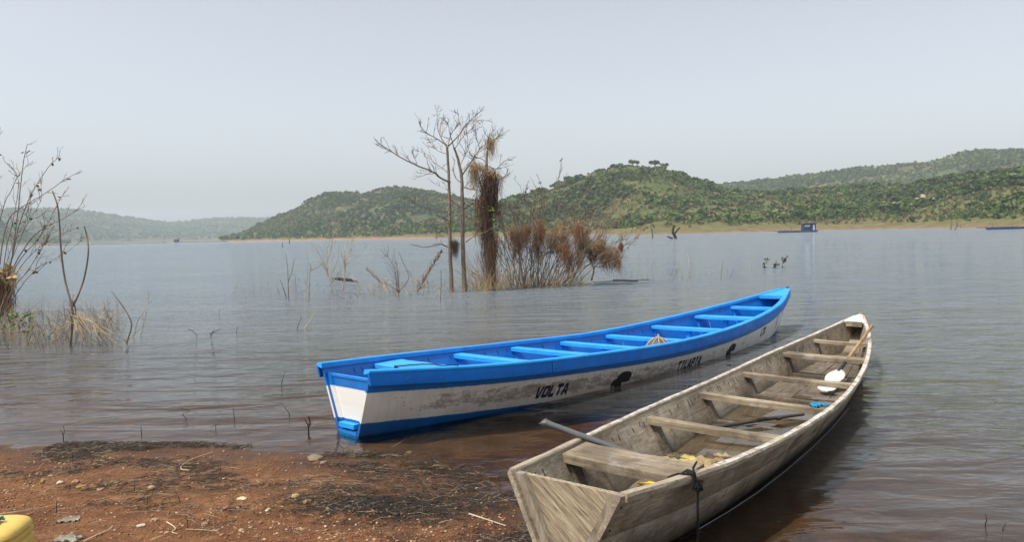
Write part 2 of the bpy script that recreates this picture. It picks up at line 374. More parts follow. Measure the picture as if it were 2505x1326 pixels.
# --- tree cover on the hills: leaf clumps in crown volumes, one mass per hill
def crown_template(nq, seed, leaf):
    r = np.random.default_rng(seed); L = r.uniform(-.55, .55, (6, 3)) * (1, 1, .5); L[0] = 0; rad = r.uniform(.42, .68, 6)
    V = np.zeros((nq, 4, 3))
    for q in range(nq):
        k = r.integers(6); d = r.normal(size=3); d /= np.linalg.norm(d); d[2] = abs(d[2]) * .9 + d[2] * .1
        c = L[k] + d * rad[k] * r.uniform(.7, 1.05)
        nrm = d + r.normal(size=3) * .55; nrm /= np.linalg.norm(nrm)
        a = np.cross(nrm, r.normal(size=3)); a /= np.linalg.norm(a); b = np.cross(nrm, a); s = leaf * r.uniform(.6, 1.3)
        V[q] = [c - a * s - b * s * .7, c + a * s - b * s * .5, c + a * s * .8 + b * s, c - a * s * .7 + b * s * .8]
    return V.reshape(-1, 3)
T_near = [crown_template(48, 100 + i, .29) for i in range(6)]
T_far = [crown_template(20, 200 + i, .42) for i in range(5)]
def foliage_material(name, stops):
    t = NT(name); c = t.ramp(t.attr('tint'), stops)
    m = t.fin(c, .8, None, .1)
    return m
LEAF_STOPS = [(0, (.046, .076, .020)), (.35, (.066, .106, .025)), (.6, (.092, .134, .032)), (.8, (.128, .150, .042)), (.92, (.15, .125, .055)), (1, (.19, .16, .085))]
M_leaf = foliage_material('hill_foliage', LEAF_STOPS)
M_trunk = simple('tree_bark', (.12, .09, .065), .9)
def forest(name, h, count, size, tmpl, label, cat, rlo=.12, rhi=1.02, pxr=None, tint=(0, 1), seed=5, keep=None, prow=.8, thr=-.16):
    r = np.random.default_rng(seed); lo, hi = pxr or (h['px'][0], h['px'][-1])
    px = r.uniform(lo, hi, count); rr = rlo + (rhi - rlo) * r.uniform(0, 1, count) ** prow
    P = hill_pt(h, px, rr)
    dens = fbm(P[:, 0] / 38, P[:, 1] / 38, seed + 3, 4) + fbm(P[:, 0] / 9, P[:, 1] / 9, seed + 9, 2) * .5
    k = dens > thr
    if keep is not None: k &= keep(P, px, rr)
    P = P[k]; n = len(P)
    S = size[0] + (size[1] - size[0]) * r.beta(1.3, 2.6, n) * 1.25 * (1 + .6 * (r.uniform(0, 1, n) > .93))
    A = r.uniform(0, 6.28, n); tn = np.clip(r.normal((tint[0] + tint[1]) / 2, (tint[1] - tint[0]) / 4, n) + fbm(P[:, 0] / 45, P[:, 1] / 45, seed + 31, 4) * 1.5, 0, 1)
    Vs = []; tt = []
    pick = r.integers(len(tmpl), size=n)
    for j, T in enumerate(tmpl):
        m = pick == j; c, s = np.cos(A[m]), np.sin(A[m])
        x = T[None, :, 0] * c[:, None] - T[None, :, 1] * s[:, None]; y = T[None, :, 0] * s[:, None] + T[None, :, 1] * c[:, None]
        W = np.stack([x, y, np.broadcast_to(T[None, :, 2], x.shape)], -1) * S[m][:, None, None]
        W[..., 2] *= .85; W += P[m][:, None, :]; W[..., 2] += (S[m] * .55)[:, None]
        Vs.append(W.reshape(-1, 3)); lt = r.normal(0, .07, (m.sum(), T.shape[0] // 4))
        tt.append(np.clip(np.repeat(tn[m][:, None] + lt, 4, 1), 0, 1).ravel())
    V = np.concatenate(Vs); F = np.arange(len(V)).reshape(-1, 4)
    o = np_mesh(name, V, F, M_leaf, {'tint': np.concatenate(tt)})
    return tag(o, label, cat, kind='stuff')
ROCKY = lambda px, rr: ((np.abs(px - 2262) < 34) & (np.abs(rr - .50) < .15)) | ((np.abs(px - 2182) < 24) & (np.abs(rr - .48) < .10))
forest('far_woodland', hA, 8500, (2.2, 4.6), T_far, 'hazy scrub woodland covering the farthest ridge on the left', 'woodland', tint=(.1, .7), pxr=(-500, 1000), seed=41)
forest('spur_woodland', hA2, 1500, (1.8, 3.4), T_far, 'greener scrub on the low spur behind the left shrub', 'woodland', tint=(.1, .6), pxr=(-500, 170), seed=43)
forest('left_hill_woodland', hB, 10000, (1.0, 2.5), T_far, 'grey green scrub trees covering the rounded hill left of the bare trees', 'woodland', tint=(.05, .75), seed=44, rlo=.05)
forest('back_hill_woodland', hD, 8000, (1.5, 3.2), T_far, 'hazy scrub trees on the long hill behind at right', 'woodland', tint=(.05, .7), pxr=(1400, 2900), seed=45, rlo=.3)
forest('right_hill_woodland', hC, 12500, (.6, 2.6), T_near, 'green bushes and trees covering the nearest hill at right', 'woodland', tint=(.0, .95), pxr=(1060, 2800), seed=46, rlo=.10, thr=-.06,
       keep=lambda P, px, rr: (P[:, 2] > 2.4 + 1.5 * (px > 1850)) & ~((np.abs(px - 2140) < 45) & (np.abs(rr - .62) < .16) & (np.sin(P[:, 0] * 3) > -.6)) & ~ROCKY(px, rr))
forest('right_hill_scrub', hC, 9000, (.4, 1.1), T_far, 'low pale green undergrowth between the trees of the nearest hill', 'undergrowth', tint=(.25, .95), pxr=(1060, 2800), seed=47, rlo=.06, keep=lambda P, px, rr: (P[:, 2] > 1.3) & ~(ROCKY(px, rr) & (np.cos(P[:, 0] * 2) > -.5)))
# single trees of the near hill that stand out
def hill_tree(px, r, H, W, tint, name, label, nq=260, seed=0, group=None):
    p = hill_pt(hC, np.array([px], float), np.array([r]))[0]; rt = empty(name, p); tag(rt, label, 'tree', group)
    m = MB(); m.tube([(0, 0, -.4), (.05 * W, 0, H * .25), (0, .04 * W, H * .55), (.02, 0, H * .8)], [.05 * H, .035 * H, .028 * H, .012 * H], 6)
    q = random.Random(seed)
    for k in range(5):
        a = q.uniform(0, 6.28); m.tube([(0, 0, H * q.uniform(.2, .45)), (math.cos(a) * W * .25, math.sin(a) * W * .25, H * .6), (math.cos(a) * W * .4, math.sin(a) * W * .4, H * .78)], [.02 * H, .014 * H, .006 * H], 5)
    m.build('trunk', M_trunk, rt)
    T = crown_template(nq, 900 + seed, .16); V = T * (W * .5, W * .5, H * .55); V[:, 2] += H * .55
    np_mesh('crown', V, np.arange(len(V)).reshape(-1, 4), M_leaf, {'tint': np.clip(np.repeat(np.random.default_rng(seed).normal(tint, .06, len(V) // 4), 4), 0, 1)}, parent=rt)
    return rt
hill_tree(1549, .99, 4.6, 4.4, .12, 'ridge_tree', 'left one of two small round trees standing on the hilltop skyline', seed=1)
hill_tree(1562, .985, 4.3, 3.2, .15, 'ridge_tree', 'right one of two small round trees standing on the hilltop skyline', seed=2)
hill_tree(1604, .98, 5.6, 6.5, .02, 'ridge_tree', 'large dark green tree on the skyline right of the hilltop', seed=3)
hill_tree(1628, .97, 4.6, 5.0, .05, 'ridge_tree', 'dark tree just below the skyline, right of the largest one', seed=4)
hill_tree(1676, .96, 4.4, 3.6, .2, 'ridge_tree', 'rounded tree on the right shoulder of the green hill', seed=5)
hill_tree(1955, .145, 4.6, 6.8, .03, 'shore_tree', 'broad dark tree on the bank behind the blue cabin raft', seed=6)
hill_tree(1925, .15, 3.0, 4.0, .2, 'shore_tree', 'smaller green tree just left of the broad dark shore tree', seed=7)
hill_tree(1985, .10, 2.2, 3.0, .25, 'shore_bush', 'low bush on the bank directly above the blue cabin', seed=8)
hill_tree(1563, .14, 2.8, 4.6, .22, 'shore_bush', 'round bush low on the bank right of the brown thicket', seed=9)
hill_tree(1665, .26, 3.4, 3.0, .05, 'slope_tree', 'upright dark tree low on the slope above the crooked dead snag', seed=10)
hill_tree(1750, .24, 3.8, 4.4, .10, 'slope_tree', 'dark tree low on the slope midway between snag and raft', seed=11)
hill_tree(2050, .34, 3.4, 3.4, .04, 'slope_tree', 'dark bushy tree on the slope right of the blue cabin', seed=12)
hill_tree(2100, .9, 4.8, 6.4, .08, 'ridge_tree', 'spreading dark tree on the low ridge left of the pale boulders', seed=13)
hill_tree(2400, .3, 3.0, 4.0, .1, 'slope_tree', 'round dark bush on the right slope above the twin dead snags', seed=14)
hill_tree(2475, .6, 3.6, 4.2, .06, 'slope_tree', 'dark tree high on the slope near the right edge', seed=15)
# pale boulders on the right slope
M_rock = simple('pale_granite', (.36, .31, .25), .9, .2, .6, .6, .15)
def boulder(px, py, r, w, label, seed):
    p = hill_pt(hC, np.array([px], float), np.array([r]))[0]; q = random.Random(seed); m = MB(); bm = bmesh.new(); bmesh.ops.create_icosphere(bm, subdivisions=2, radius=1)
    for v in bm.verts:
        n = fbm(v.co.x * 1.4 + seed, v.co.y * 1.4 + v.co.z * 2, seed, 3); v.co *= (1 + .9 * n); v.co.x *= w; v.co.y *= w * .7; v.co.z *= w * py
    m.add([v.co.copy() for v in bm.verts], [[v.index for v in f.verts] for f in bm.faces]); bm.free()
    o = m.build('boulder', M_rock, None, .6); o.scale = (1.1, 1.1, 1.1); o.location = (p[0], p[1], p[2] + w * .3); o.rotation_euler = (0, 0, q.uniform(0, 6))
    return tag(o, label, 'boulder')
boulder(2258, .95, .60, 1.5, 'tallest pale boulder of the rock cluster on the right slope', 1)
boulder(2243, .8, .56, 1.2, 'pale boulder left of the tallest one on the slope', 2)
boulder(2252, .45, .50, 1.7, 'flat pale rock slab below the tallest boulder', 3)
boulder(2190, .55, .52, 1.6, 'low pale rock apart from the cluster, to its left', 4)
boulder(2168, .5, .48, 1.0, 'small pale rock farthest left on the slope', 5)
boulder(2290, .45, .46, 1.5, 'pale rock lying right of and below the cluster', 6)
boulder(2300, .5, .43, .8, 'small pale rock at the lower right end of the cluster', 7)

# --- the air
def build_haze():
    m = MB(); m.box((0, 0, 60), (EXT + 80, EXT + 80, 68)); o = m.build('haze', None)
    t = NT('haze_air'); t.t.nodes.remove(t.p)
    v = t.n('VolumePrincipled', None, Color=(.86, .945, 1.0), Density=.00024, Anisotropy=.0)
    t.t.links.new(v.outputs[0], t.out.inputs['Volume']); o.data.materials.append(t.m)
    return tag(o, 'pale dry season haze filling the air', 'haze', kind='stuff')
build_haze()

# ================================================================== BOATS
NODES = np.array([0, .12, .3, .5, .7, .86, 1.])
def spl(vals, t):
    t = np.asarray(t, float); vals = np.asarray(vals, float); m = np.gradient(vals, NODES)
    i = np.clip(np.searchsorted(NODES, t) - 1, 0, len(NODES) - 2); x0 = NODES[i]; hh = NODES[i + 1] - x0; s = (t - x0) / hh
    return (2 * s**3 - 3 * s**2 + 1) * vals[i] + (s**3 - 2 * s**2 + s) * hh * m[i] + (-2 * s**3 + 3 * s**2) * vals[i + 1] + (s**3 - s**2) * hh * m[i + 1]
class Hull:
    """flat-floored plank canoe; local x to starboard, y from stern to bow, z up"""
    def __init__(s, loc, th, heel, L, b, z, c, zc, thick, name, label):
        s.L, s.B, s.Z, s.C, s.ZC, s.thick = L, b, z, c, zc, thick
        s.root = empty(name, (loc[0], loc[1], 0), (0, heel, -th)); tag(s.root, label, 'boat')
        s.mat = Matrix.LocRotScale(s.root.location, s.root.rotation_euler, None)
    def b(s, t): return float(spl(s.B, t))
    def z(s, t): return float(spl(s.Z, t))
    def c(s, t): return float(spl(s.C, t))
    def zc(s, t): return float(spl(s.ZC, t))
    def ln(s, t): return math.hypot(s.b(t) - s.c(t), s.z(t) - s.zc(t))
    def out(s, side, t, w, off=0.0):
        b, z, c, zc = s.b(t), s.z(t), s.c(t), s.zc(t); k = 1 / max(s.ln(t), 1e-4)
        nx, nz = (z - zc) * k, -(b - c) * k                      # outward, slightly downward
        return Vector((side * max(b + (c - b) * w + nx * off, .003), t * s.L, z + (zc - z) * w + nz * off))
    def halfin(s, t, z):
        """inner half width at height z"""
        w = (s.z(t) - z) / max(s.z(t) - s.zc(t), 1e-4); return max(s.b(t) + (s.c(t) - s.b(t)) * min(max(w, 0), 1) - s.thick * 1.08, .004)
    def W(s, x, u, z): return s.mat @ Vector((x, u, z))
    def loc_of(s, px, py, t=None, z=None):
        """photo pixel -> boat-local point, on a cross-section t or a height z"""
        inv = s.mat.inverted(); o = inv @ Vector((0, 0, CAM_H)); d = inv.to_3x3() @ ray(px, py)
        k = (t * s.L - o.y) / d.y if t is not None else (z - o.z) / d.z
        return o + d * k
    def plank(s, side, t0, t1, w0, w1, mat, name='plank', parent=None, off=0.0, groove=.0045, nt=None, thick=None):
        m = MB(); th = thick or s.thick; nt = nt or max(3, int((t1 - t0) * 56)); U = []; V = []; rings = []
        e = .0012 / s.L
        fr = [0, .004 / (t1 - t0) / s.L] + [k / nt for k in range(1, nt)] + [1 - .004 / (t1 - t0) / s.L, 1]; nt = len(fr) - 1
        for i in range(nt + 1):
            t = t0 + e + (t1 - t0 - 2 * e) * fr[i]; l = max(s.ln(t), .02); d = min(.009 / l, (w1 - w0) * .2)
            g = groove * (1.0 if 0 < i < nt else 2.0)
            ws = [w0, w0 + d, w1 - d, w1]; os_ = [off - g, off, off, off - g]
            ring = [s.out(side, t, w, o) for w, o in zip(ws, os_)] + [s.out(side, t, w1, off - th), s.out(side, t, w0, off - th)]
            rings.append(ring); V += [w * l for w in ws] + ([ws[3] * l, ws[0] * l] if i in (0, nt) else [0, 0]); U += [t * s.L] * 6
        m.loft(rings); m.a = {'v': V, 'u': U}
        return m.build(name, mat, parent or s.root, .5)
    def sweep(s, side, t0, t1, sec, mat, name, parent=None, nt=None):
        """sec(t) -> list of (dx from the sheer line outward, dz)"""
        m = MB(); nt = nt or max(3, int((t1 - t0) * 60)); rings = []
        for i in range(nt + 1):
            t = t0 + (t1 - t0) * i / nt; cut = .45 if i == 0 and t0 < .01 else 0.0
            rings.append([Vector((side * max(s.b(t) + dx, .002), t * s.L + cut * (.02 - dz if dz < 0 else dz * 1.6) * (1 if dz >= 0 else .35) , s.z(t) + dz)) for dx, dz in sec(t)])
        m.loft(rings); return m.build(name, mat, parent or s.root, .5)
    def thwart(s, t, width, thick, drop, mat, name='thwart', sag=0.0, skew=0.0):
        m = MB(); y = t * s.L; zt = s.z(t) - drop; h = s.halfin(t, zt - thick / 2) + .004; rings = []
        for i in range(9):
            x = -h + 2 * h * i / 8; q = 1 - (x / h) ** 2; dz = -sag * q; yy = y + skew * x; wb = width * (1 + .03 * math.sin(i * 2.1 + t * 30)); e = .004
            z0, z1 = zt - thick + dz, zt + dz
            rings.append([(x, yy, z0), (x, yy, z1 - e), (x, yy + e, z1), (x, yy + wb - e, z1), (x, yy + wb, z1 - e), (x, yy + wb, z0)])
        m.loft(rings); return m.build(name, mat, s.root, .5)
    def rib(s, side, t, width, zlo, zhi, mat, depth=.03, name='rib'):
        m = MB(); y0 = t * s.L; rings = []
        for i in range(4):
            z = zlo + (zhi - zlo) * i / 3; h = s.halfin(t, z) + .004
            rings.append([(side * h, y0, z), (side * (h - depth), y0, z), (side * (h - depth), y0 + width, z), (side * h, y0 + width, z)])
        m.loft(rings); return m.build(name, mat, s.root)
    def floor(s, t0, t1, zf, mat, name, ny=40, nb=1, gap=.004, th=.015):
        """floor boards lying between the sides; zf(t) gives their top"""
        for k in range(nb):
            m = MB(); rings = []
            for i in range(ny + 1):
                t = t0 + (t1 - t0) * i / ny; z = zf(t); h = s.halfin(t, z) + .006
                a = -h + 2 * h * k / nb + (gap / 2 if k else 0); b = -h + 2 * h * (k + 1) / nb - (gap / 2 if k < nb - 1 else 0)
                dz = .003 * math.sin(k * 2.7)
                rings.append([(a, t * s.L, z - th), (b, t * s.L, z - th), (b, t * s.L, z + dz), (a, t * s.L, z + dz)])
            m.loft(rings); m.build(name, mat, s.root, .5)
    def bottom(s, mat, t1=.985):
        m = MB(); rings = []
        for i in range(49):
            t = t1 * i / 48; c = max(s.c(t), .004); z = s.zc(t)
            rings.append([(-c, t * s.L, z), (c, t * s.L, z), (c * .97, t * s.L, z - .018), (-c * .97, t * s.L, z - .018)])
        m.loft(rings); return m.build('bottom_board', mat, s.root, .5)

# ---- paint
def blue_paint(name, base=(.006, .20, .64), worn=.25, grain=(1, 1, 1)):
    t = NT(name); o = t.obj(); n = t.noise(o, 5, 6, .6); g = t.noise(t.map(o, grain), 45, 5, .65)
    c = t.ramp(n, [(.3, tuple(x * .86 for x in base)), (.7, tuple(min(1, x * 1.12) for x in base))])
    c = t.mix(t.ramp(g, [(.62, 0), (.75, worn)]), c, (.10, .34, .72))
    c = t.mix(t.ramp(t.noise(o, 2.4, 6, .7), [(.48, 0), (.72, .42)]), c, tuple(.55 * x + .012 for x in base))
    c = t.mix(t.ramp(t.noise(o, 11, 7, .75), [(.60, 0), (.68, .55)]), c, (.06, .075, .085))
    c = t.mix(t.ramp(t.noise(o, 38, 4, .7), [(.645, 0), (.68, .85)]), c, (.30, .27, .21))
    c = t.mix(t.ramp(t.noise(t.map(o, grain), 3.5, 6, .7), [(.52, 0), (.7, .38)]), c, (.13, .36, .66))
    return t.fin(c, t.ramp(t.noise(o, 8, 5), [(.3, .42), (.7, .72)]), t.bump(t.math('ADD', t.math('MULTIPLY', g, 1.4), n), .45, .005), .35)
def hull_paint():
    t = NT('blue_white_hull_paint'); v = t.attr('v'); u = t.attr('u'); o = t.obj()
    edge = t.math('ADD', v, t.math('MULTIPLY', t.math('SUBTRACT', t.noise(o, 9, 5, .7), .5), .022))
    uv = t.n('CombineXYZ', None, X=u, Y=v, Z=0.0).outputs[0]
    n1 = t.noise(uv, 3.2, 6, .65); n2 = t.noise(uv, 34, 6, .72); n3 = t.noise(t.map(uv, (1, 2.4, 1)), 5, 8, .74)
    white = t.ramp(n1, [(.3, (.68, .65, .59)), (.7, (.82, .80, .75))])
    white = t.mix(t.ramp(t.noise(t.map(uv, (6, .35, 1)), 4, 4), [(.5, 0), (.75, .35)]), white, (.42, .38, .30))
    stripe = t.math('MULTIPLY', t.ramp(v, [(.22, 0), (.29, 1), (.39, 1), (.47, .25)]), t.ramp(u, [(.0, .0), (.12, .75), (.3, 1), (.55, .75)]))
    u10 = t.math('DIVIDE', u, 8.8)
    stripe = t.math('MULTIPLY', t.ramp(v, [(.21, 0), (.27, 1), (.385, 1), (.45, .2)]), t.ramp(u10, [(.02, .25), (.09, .8), (.16, 1), (.35, .9), (.55, .6), (.75, .35)]))
    peel = t.math('ADD', t.math('MULTIPLY', n3, .65), t.math('MULTIPLY', n2, .35))
    pm = t.ramp(t.math('ADD', peel, t.math('MULTIPLY', t.math('SUBTRACT', stripe, 1.0), .19)), [(.425, 0), (.47, .55), (.56, .9)])
    bare = t.ramp(n2, [(.35, (.18, .145, .105)), (.65, (.33, .28, .215))])
    white = t.mix(pm, white, bare)
    white = t.mix(t.ramp(t.math('ADD', n2, t.math('MULTIPLY', stripe, .06)), [(.66, 0), (.70, .85)]), white, (.10, .075, .05))
    n = t.noise(o, 5, 6, .6)
    blue = t.ramp(n, [(.3, (.006, .13, .44)), (.7, (.008, .18, .56))])
    low = t.mix(t.ramp(t.math('ADD', n2, t.math('MULTIPLY', t.math('SUBTRACT', v, .55), 1.2)), [(.56, 0), (.68, .8)]), t.ramp(n, [(.3, (.006, .085, .30)), (.7, (.010, .13, .42))]), (.03, .035, .03))
    c = t.mix(t.ramp(edge, [(.193, 0), (.197, 1)]), blue, white)
    c = t.mix(t.ramp(edge, [(.484, 0), (.489, 1)]), c, low)
    h = t.math('ADD', t.math('MULTIPLY', pm, -.5), t.math('ADD', n2, t.math('MULTIPLY', n, .5)))
    return t.fin(c, t.ramp(pm, [(0, .45), (1, .85)]), t.bump(h, .3, .006), .4)
M_blue = blue_paint('bright_blue_paint'); M_blue_x = blue_paint('bright_blue_thwart_paint', (.020, .33, .80), .45, (.15, 1, 1))
M_blue_rail = blue_paint('bright_blue_rail_paint', (.014, .29, .76), .3, (1, .15, 1)); M_blue_in = blue_paint('faded_blue_inside_paint', (.010, .21, .60), .6, (1, .3, 1)); M_blue_fas = blue_paint('deep_blue_fascia_paint', (.004, .18, .69), .1, (1, .15, 1))
M_hull = hull_paint()
M_letter = simple('dark_navy_lettering', (.012, .008, .045), .55, .3, 30); M_fish = simple('black_fish_emblem', (.012, .012, .014), .6, .3, 20)
M_dark = simple('dark_stitching', (.02, .018, .015), .9); M_blackrope = simple('black_rope', (.012, .012, .012), .8, .3, 60, .6, .004)

BL = Hull((-1.45, 6.445), .769, -.023, 8.83, [.381, .665, .782, .754, .645, .415, .03], [.566, .485, .396, .332, .377, .485, .648],
          [.14, .40, .57, .60, .50, .26, .012], [-.045, -.06, -.10, -.12, -.12, -.10, .56], .024, 'wooden_canoe', 'bright blue and white long wooden boat reading VOLTA, stern at the beach edge')
hull = empty('hull'); hull.parent = BL.root
for side in (1, -1):
    for a, b in ((.0, .077), (.077, .31), (.31, .56), (.56, .79), (.79, 1.0)):
        BL.plank(side, a, b, 0, 1, M_hull, 'side_plank', hull)
BL.bottom(M_hull).parent = hull
for side in (1, -1):
    for k, (a, b) in enumerate(((-.004, .262), (.2632, .6), (.6012, .985))):
        BL.sweep(side, a, b, lambda t: [(-.05, -.022), (.030, -.004), (.032, .012), (.026, .022), (-.046, .022), (-.05, .012)], M_blue_rail, 'gunwale_rail')
    for a, b in ((-.004, .205), (.2062, .52), (.5212, .985)):
        BL.sweep(side, a, b, lambda t: [(.003, -.11), (.021, -.113), (.026, -.10), (.026, -.008), (.020, -.004), (.003, -.004)], M_blue_fas, 'fascia_board')
def transom_board(B, t, drop, mat, thick=.03, zlo=None):
    m = MB(); n = 8; F = []; A = []; V = []
    rings = []
    for i in range(n + 1):
        w = drop / B.ln(t) + (1 - drop / B.ln(t)) * i / n; p = B.out(1, t, min(w, .995), -.012)
        rings.append([(-p.x, p.y, p.z), (p.x, p.y, p.z), (p.x, p.y + thick, p.z), (-p.x, p.y + thick, p.z)]); V += [w * B.ln(t)] * 4
    m.loft(rings); m.a = {'v': V, 'u': [0.02] * len(V)}
    return m.build('transom', mat, B.root)
def edge_post(B, side, t, w0, w1, wid, dep, mat, name='corner_post', paint=False):
    m = MB(); rings = []; V = []
    for i in range(7):
        w = w0 + (w1 - w0) * i / 6; p = B.out(side, t, w, -B.thick * 1.02)
        rings.append([(p.x, p.y, p.z), (p.x - side * wid, p.y, p.z), (p.x - side * wid, p.y + dep, p.z), (p.x, p.y + dep, p.z)]); V += [w * B.ln(t)] * 4
    m.loft(rings)
    if paint: m.a = {'v': V, 'u': [.02] * len(V)}
    return m.build(name, mat, B.root)
tr = transom_board(BL, .006, .10, M_hull); m = MB(); p = BL.out(1, .006, .16, -.014)
m.box((0, p.y + .012, p.z + .012), (p.x - .01, .02, .010)); m.build('transom_cap', M_blue, tr)
edge_post(BL, -1, .0035, .12, .93, .05, .03, M_hull, paint=True); edge_post(BL, 1, .0035, .12, .93, .022, .03, M_hull, paint=True)
m = MB(); m.box((-.01, .028, .07), (.115, .035, .02)); m.build('transom_step', M_blue_x, BL.root)
m = MB(); m.box((-.01, .022, -.005), (.13, .018, .035)); m.build('transom_sill', M_blue, BL.root)
BL_T = [(.076, .34), (.210, .13), (.316, .12), (.418, .12), (.522, .12), (.639, .12), (.755, .20), (.853, .12)]
zfl = lambda t: .032 + .0 * t if t < .75 else .032 + (t - .75) * .6
BL.floor(.012, .93, zfl, M_blue_in, 'floor_board', nb=4)
for i, (t, w) in enumerate(BL_T):
    BL.thwart(t, w, .042, .042, M_blue_x, sag=.004)
    for side in (1, -1): BL.rib(side, t + .004, .10, zfl(t) + .001, BL.z(t) - .085, M_blue_in)
    if 1 <= i <= 6:
        for xo in ((-.06,) if i != 4 else (-.06, .32)):
            m = MB(); zb, zt = zfl(t), BL.z(t) - .085; m.box((xo, t * BL.L + w * .5, (zb + zt) / 2), (.034, .022, (zt - zb) / 2)); m.build('seat_post', M_blue_in, BL.root)
    m = MB(); zb = zfl(t); h = BL.halfin(t, zb + .03) - .03; m.box((0, t * BL.L + .07, zb + .018), (h, .028, .018)); m.build('floor_frame', M_blue_in, BL.root)
def bow_deck(B, t0, mat, rise=.012, inset=.045, t1=.99):
    m = MB(); rings = []
    for i in range(9):
        t = t0 + (t1 - t0) * i / 8; h = max(B.b(t) - inset, .006); z = B.z(t) + rise
        rings.append([(-h, t * B.L, z - .022), (h, t * B.L, z - .022), (h, t * B.L, z), (-h, t * B.L, z)])
    m.loft(rings); d = m.build('bow_deck', mat, B.root, .5)
    return d
dk = bow_deck(BL, .926, M_blue_x)
m = MB(); h = BL.b(.926) - .048; m.box((0, .926 * BL.L - .012, BL.z(.926) - .014), (h, .011, .026)); m.build('deck_edge_trim', M_blue_rail, dk)
m = MB(); p = BL.L * .999; m.tube([(0, p - .02, BL.z(1) + .028), (0, p - .01, BL.z(1) - .04), (0, p - .10, BL.z(.985) - .13), (0, p - .26, .28), (0, BL.L * .945, .10), (0, BL.L * .915, -.02)], [.024, .026, .024, .022, .02, .018], 6); m.build('stem_post', M_hull, BL.root, .6)
def stitches(B, mat, trange, step, rnd, skip=.0):
    m = MB(); q = random.Random(rnd); t = trange[0]
    while t < trange[1]:
        for side in (-1, 1):
            if q.random() < skip: continue
            w0 = (.055 + q.uniform(0, .03)) / B.ln(t); w1 = w0 + q.uniform(.03, .065) / B.ln(t); th = B.thick * 1.0 + .0022
            tt = t + q.uniform(-.3, .3) * step; a = B.out(side, tt, w0, -th); b = B.out(side, tt + q.uniform(-.002, .002), w1, -th); m.tube([a, (a + b) / 2, b], [.0024, .0028, .0018], 4)
        t += step
    o = m.build('caulking_stitches', mat, B.root); o['kind'] = 'stuff'; return o
stitches(BL, M_dark, (.02, .92), .013, 3, .4)

# ---- lettering and emblem painted on the starboard side
def hull_patch(B, polys, t_of, v_of, mat, name, label=None, off=.0022):
    m = MB()
    for P in polys:
        rg = []
        for (x, y) in P:
            t = t_of(x, y); rg.append(B.out(1, t, v_of(x, y) / B.ln(t), off))
        base = [B.out(1, t_of(x, y), v_of(x, y) / B.ln(t_of(x, y)), -.001) for x, y in P]
        n = len(P); m.add(rg + base, [tuple(range(n))] + [(i, (i + 1) % n, n + (i + 1) % n, n + i) for i in range(n)])
    o = m.build(name, mat, B.root)
    if label: o['label'] = label
    return o
S_ = .29
def bar(x0, y0, x1, y1, w=S_):
    dx, dy = x1 - x0, y1 - y0
    if abs(dx) > abs(dy): return [(x0, y0 - w / 2), (x1, y1 - w / 2), (x1, y1 + w / 2), (x0, y0 + w / 2)]
    return [(x0 - w / 2, y0), (x0 + w / 2, y0), (x1 + w / 2, y1), (x1 - w / 2, y1)]
GL = {'V': [bar(.10, 1, .38, 0), bar(.90, 1, .58, 0), [(.27, 0), (.70, 0), (.62, .2), (.36, .2)]],
      'O': [bar(.12, .12, .12, .88), bar(.88, .12, .88, .88), [(.12, 0), (.88, 0), (1, .14), (1, .24), (0, .24), (0, .14)], [(0, .76), (1, .76), (1, .86), (.88, 1), (.12, 1), (0, .86)]],
      'L': [bar(.14, 0, .14, 1), bar(.26, .11, .9, .11)],
      'T': [bar(0, .88, 1, .88), bar(.5, 0, .5, .76)],
      'A': [bar(.10, 0, .42, 1), bar(.90, 0, .58, 1), bar(.28, .32, .72, .32, .2), [(.30, 1), (.70, 1), (.64, .82), (.36, .82)]],
      'I': [bar(.5, .0, .5, .82), bar(.1, .90, .9, .90, .2), bar(.3, .06, .7, .06, .12)],
      'P': [bar(.14, 0, .14, 1), bar(.26, .88, .86, .88), bar(.26, .48, .86, .48), bar(.86, .40, .86, .96)],
      'D': [bar(.14, 0, .14, 1), bar(.26, .88, .78, .88), bar(.26, .12, .78, .12), bar(.84, .12, .84, .88)]}
def word(B, txt, u0, u1, v0, v1, slant, mat, label):
    n = len(txt); cw = (u1 - u0) / (n - .2); polys = []
    for i, ch in enumerate(txt):
        for P in GL[ch]:
            Q = []
            for k in range(len(P)):                       # subdivide so that strokes follow the planking
                a, b = P[k], P[(k + 1) % len(P)]; Q += [a, ((a[0] + b[0]) / 2, (a[1] + b[1]) / 2)]
            polys.append([(i + x * .87, y) for x, y in Q])
    hull_patch(B, polys, lambda x, y: (u0 + x * cw + slant * (y - .5)) / B.L, lambda x, y: v1 + (v0 - v1) * y, mat, 'painted_word', label)
word(BL, 'VOLTA', 1.77, 2.215, .289, .425, .018, M_letter, 'the word VOLTA in dark navy capitals')
word(BL, 'TILAPIA', 4.235, 4.80, .262, .385, .03, M_letter, 'the word TILAPIA in dark navy capitals')
word(BL, 'LTD', 6.77, 6.965, .225, .34, .02, M_letter, 'the letters LTD in dark navy capitals near the bow')
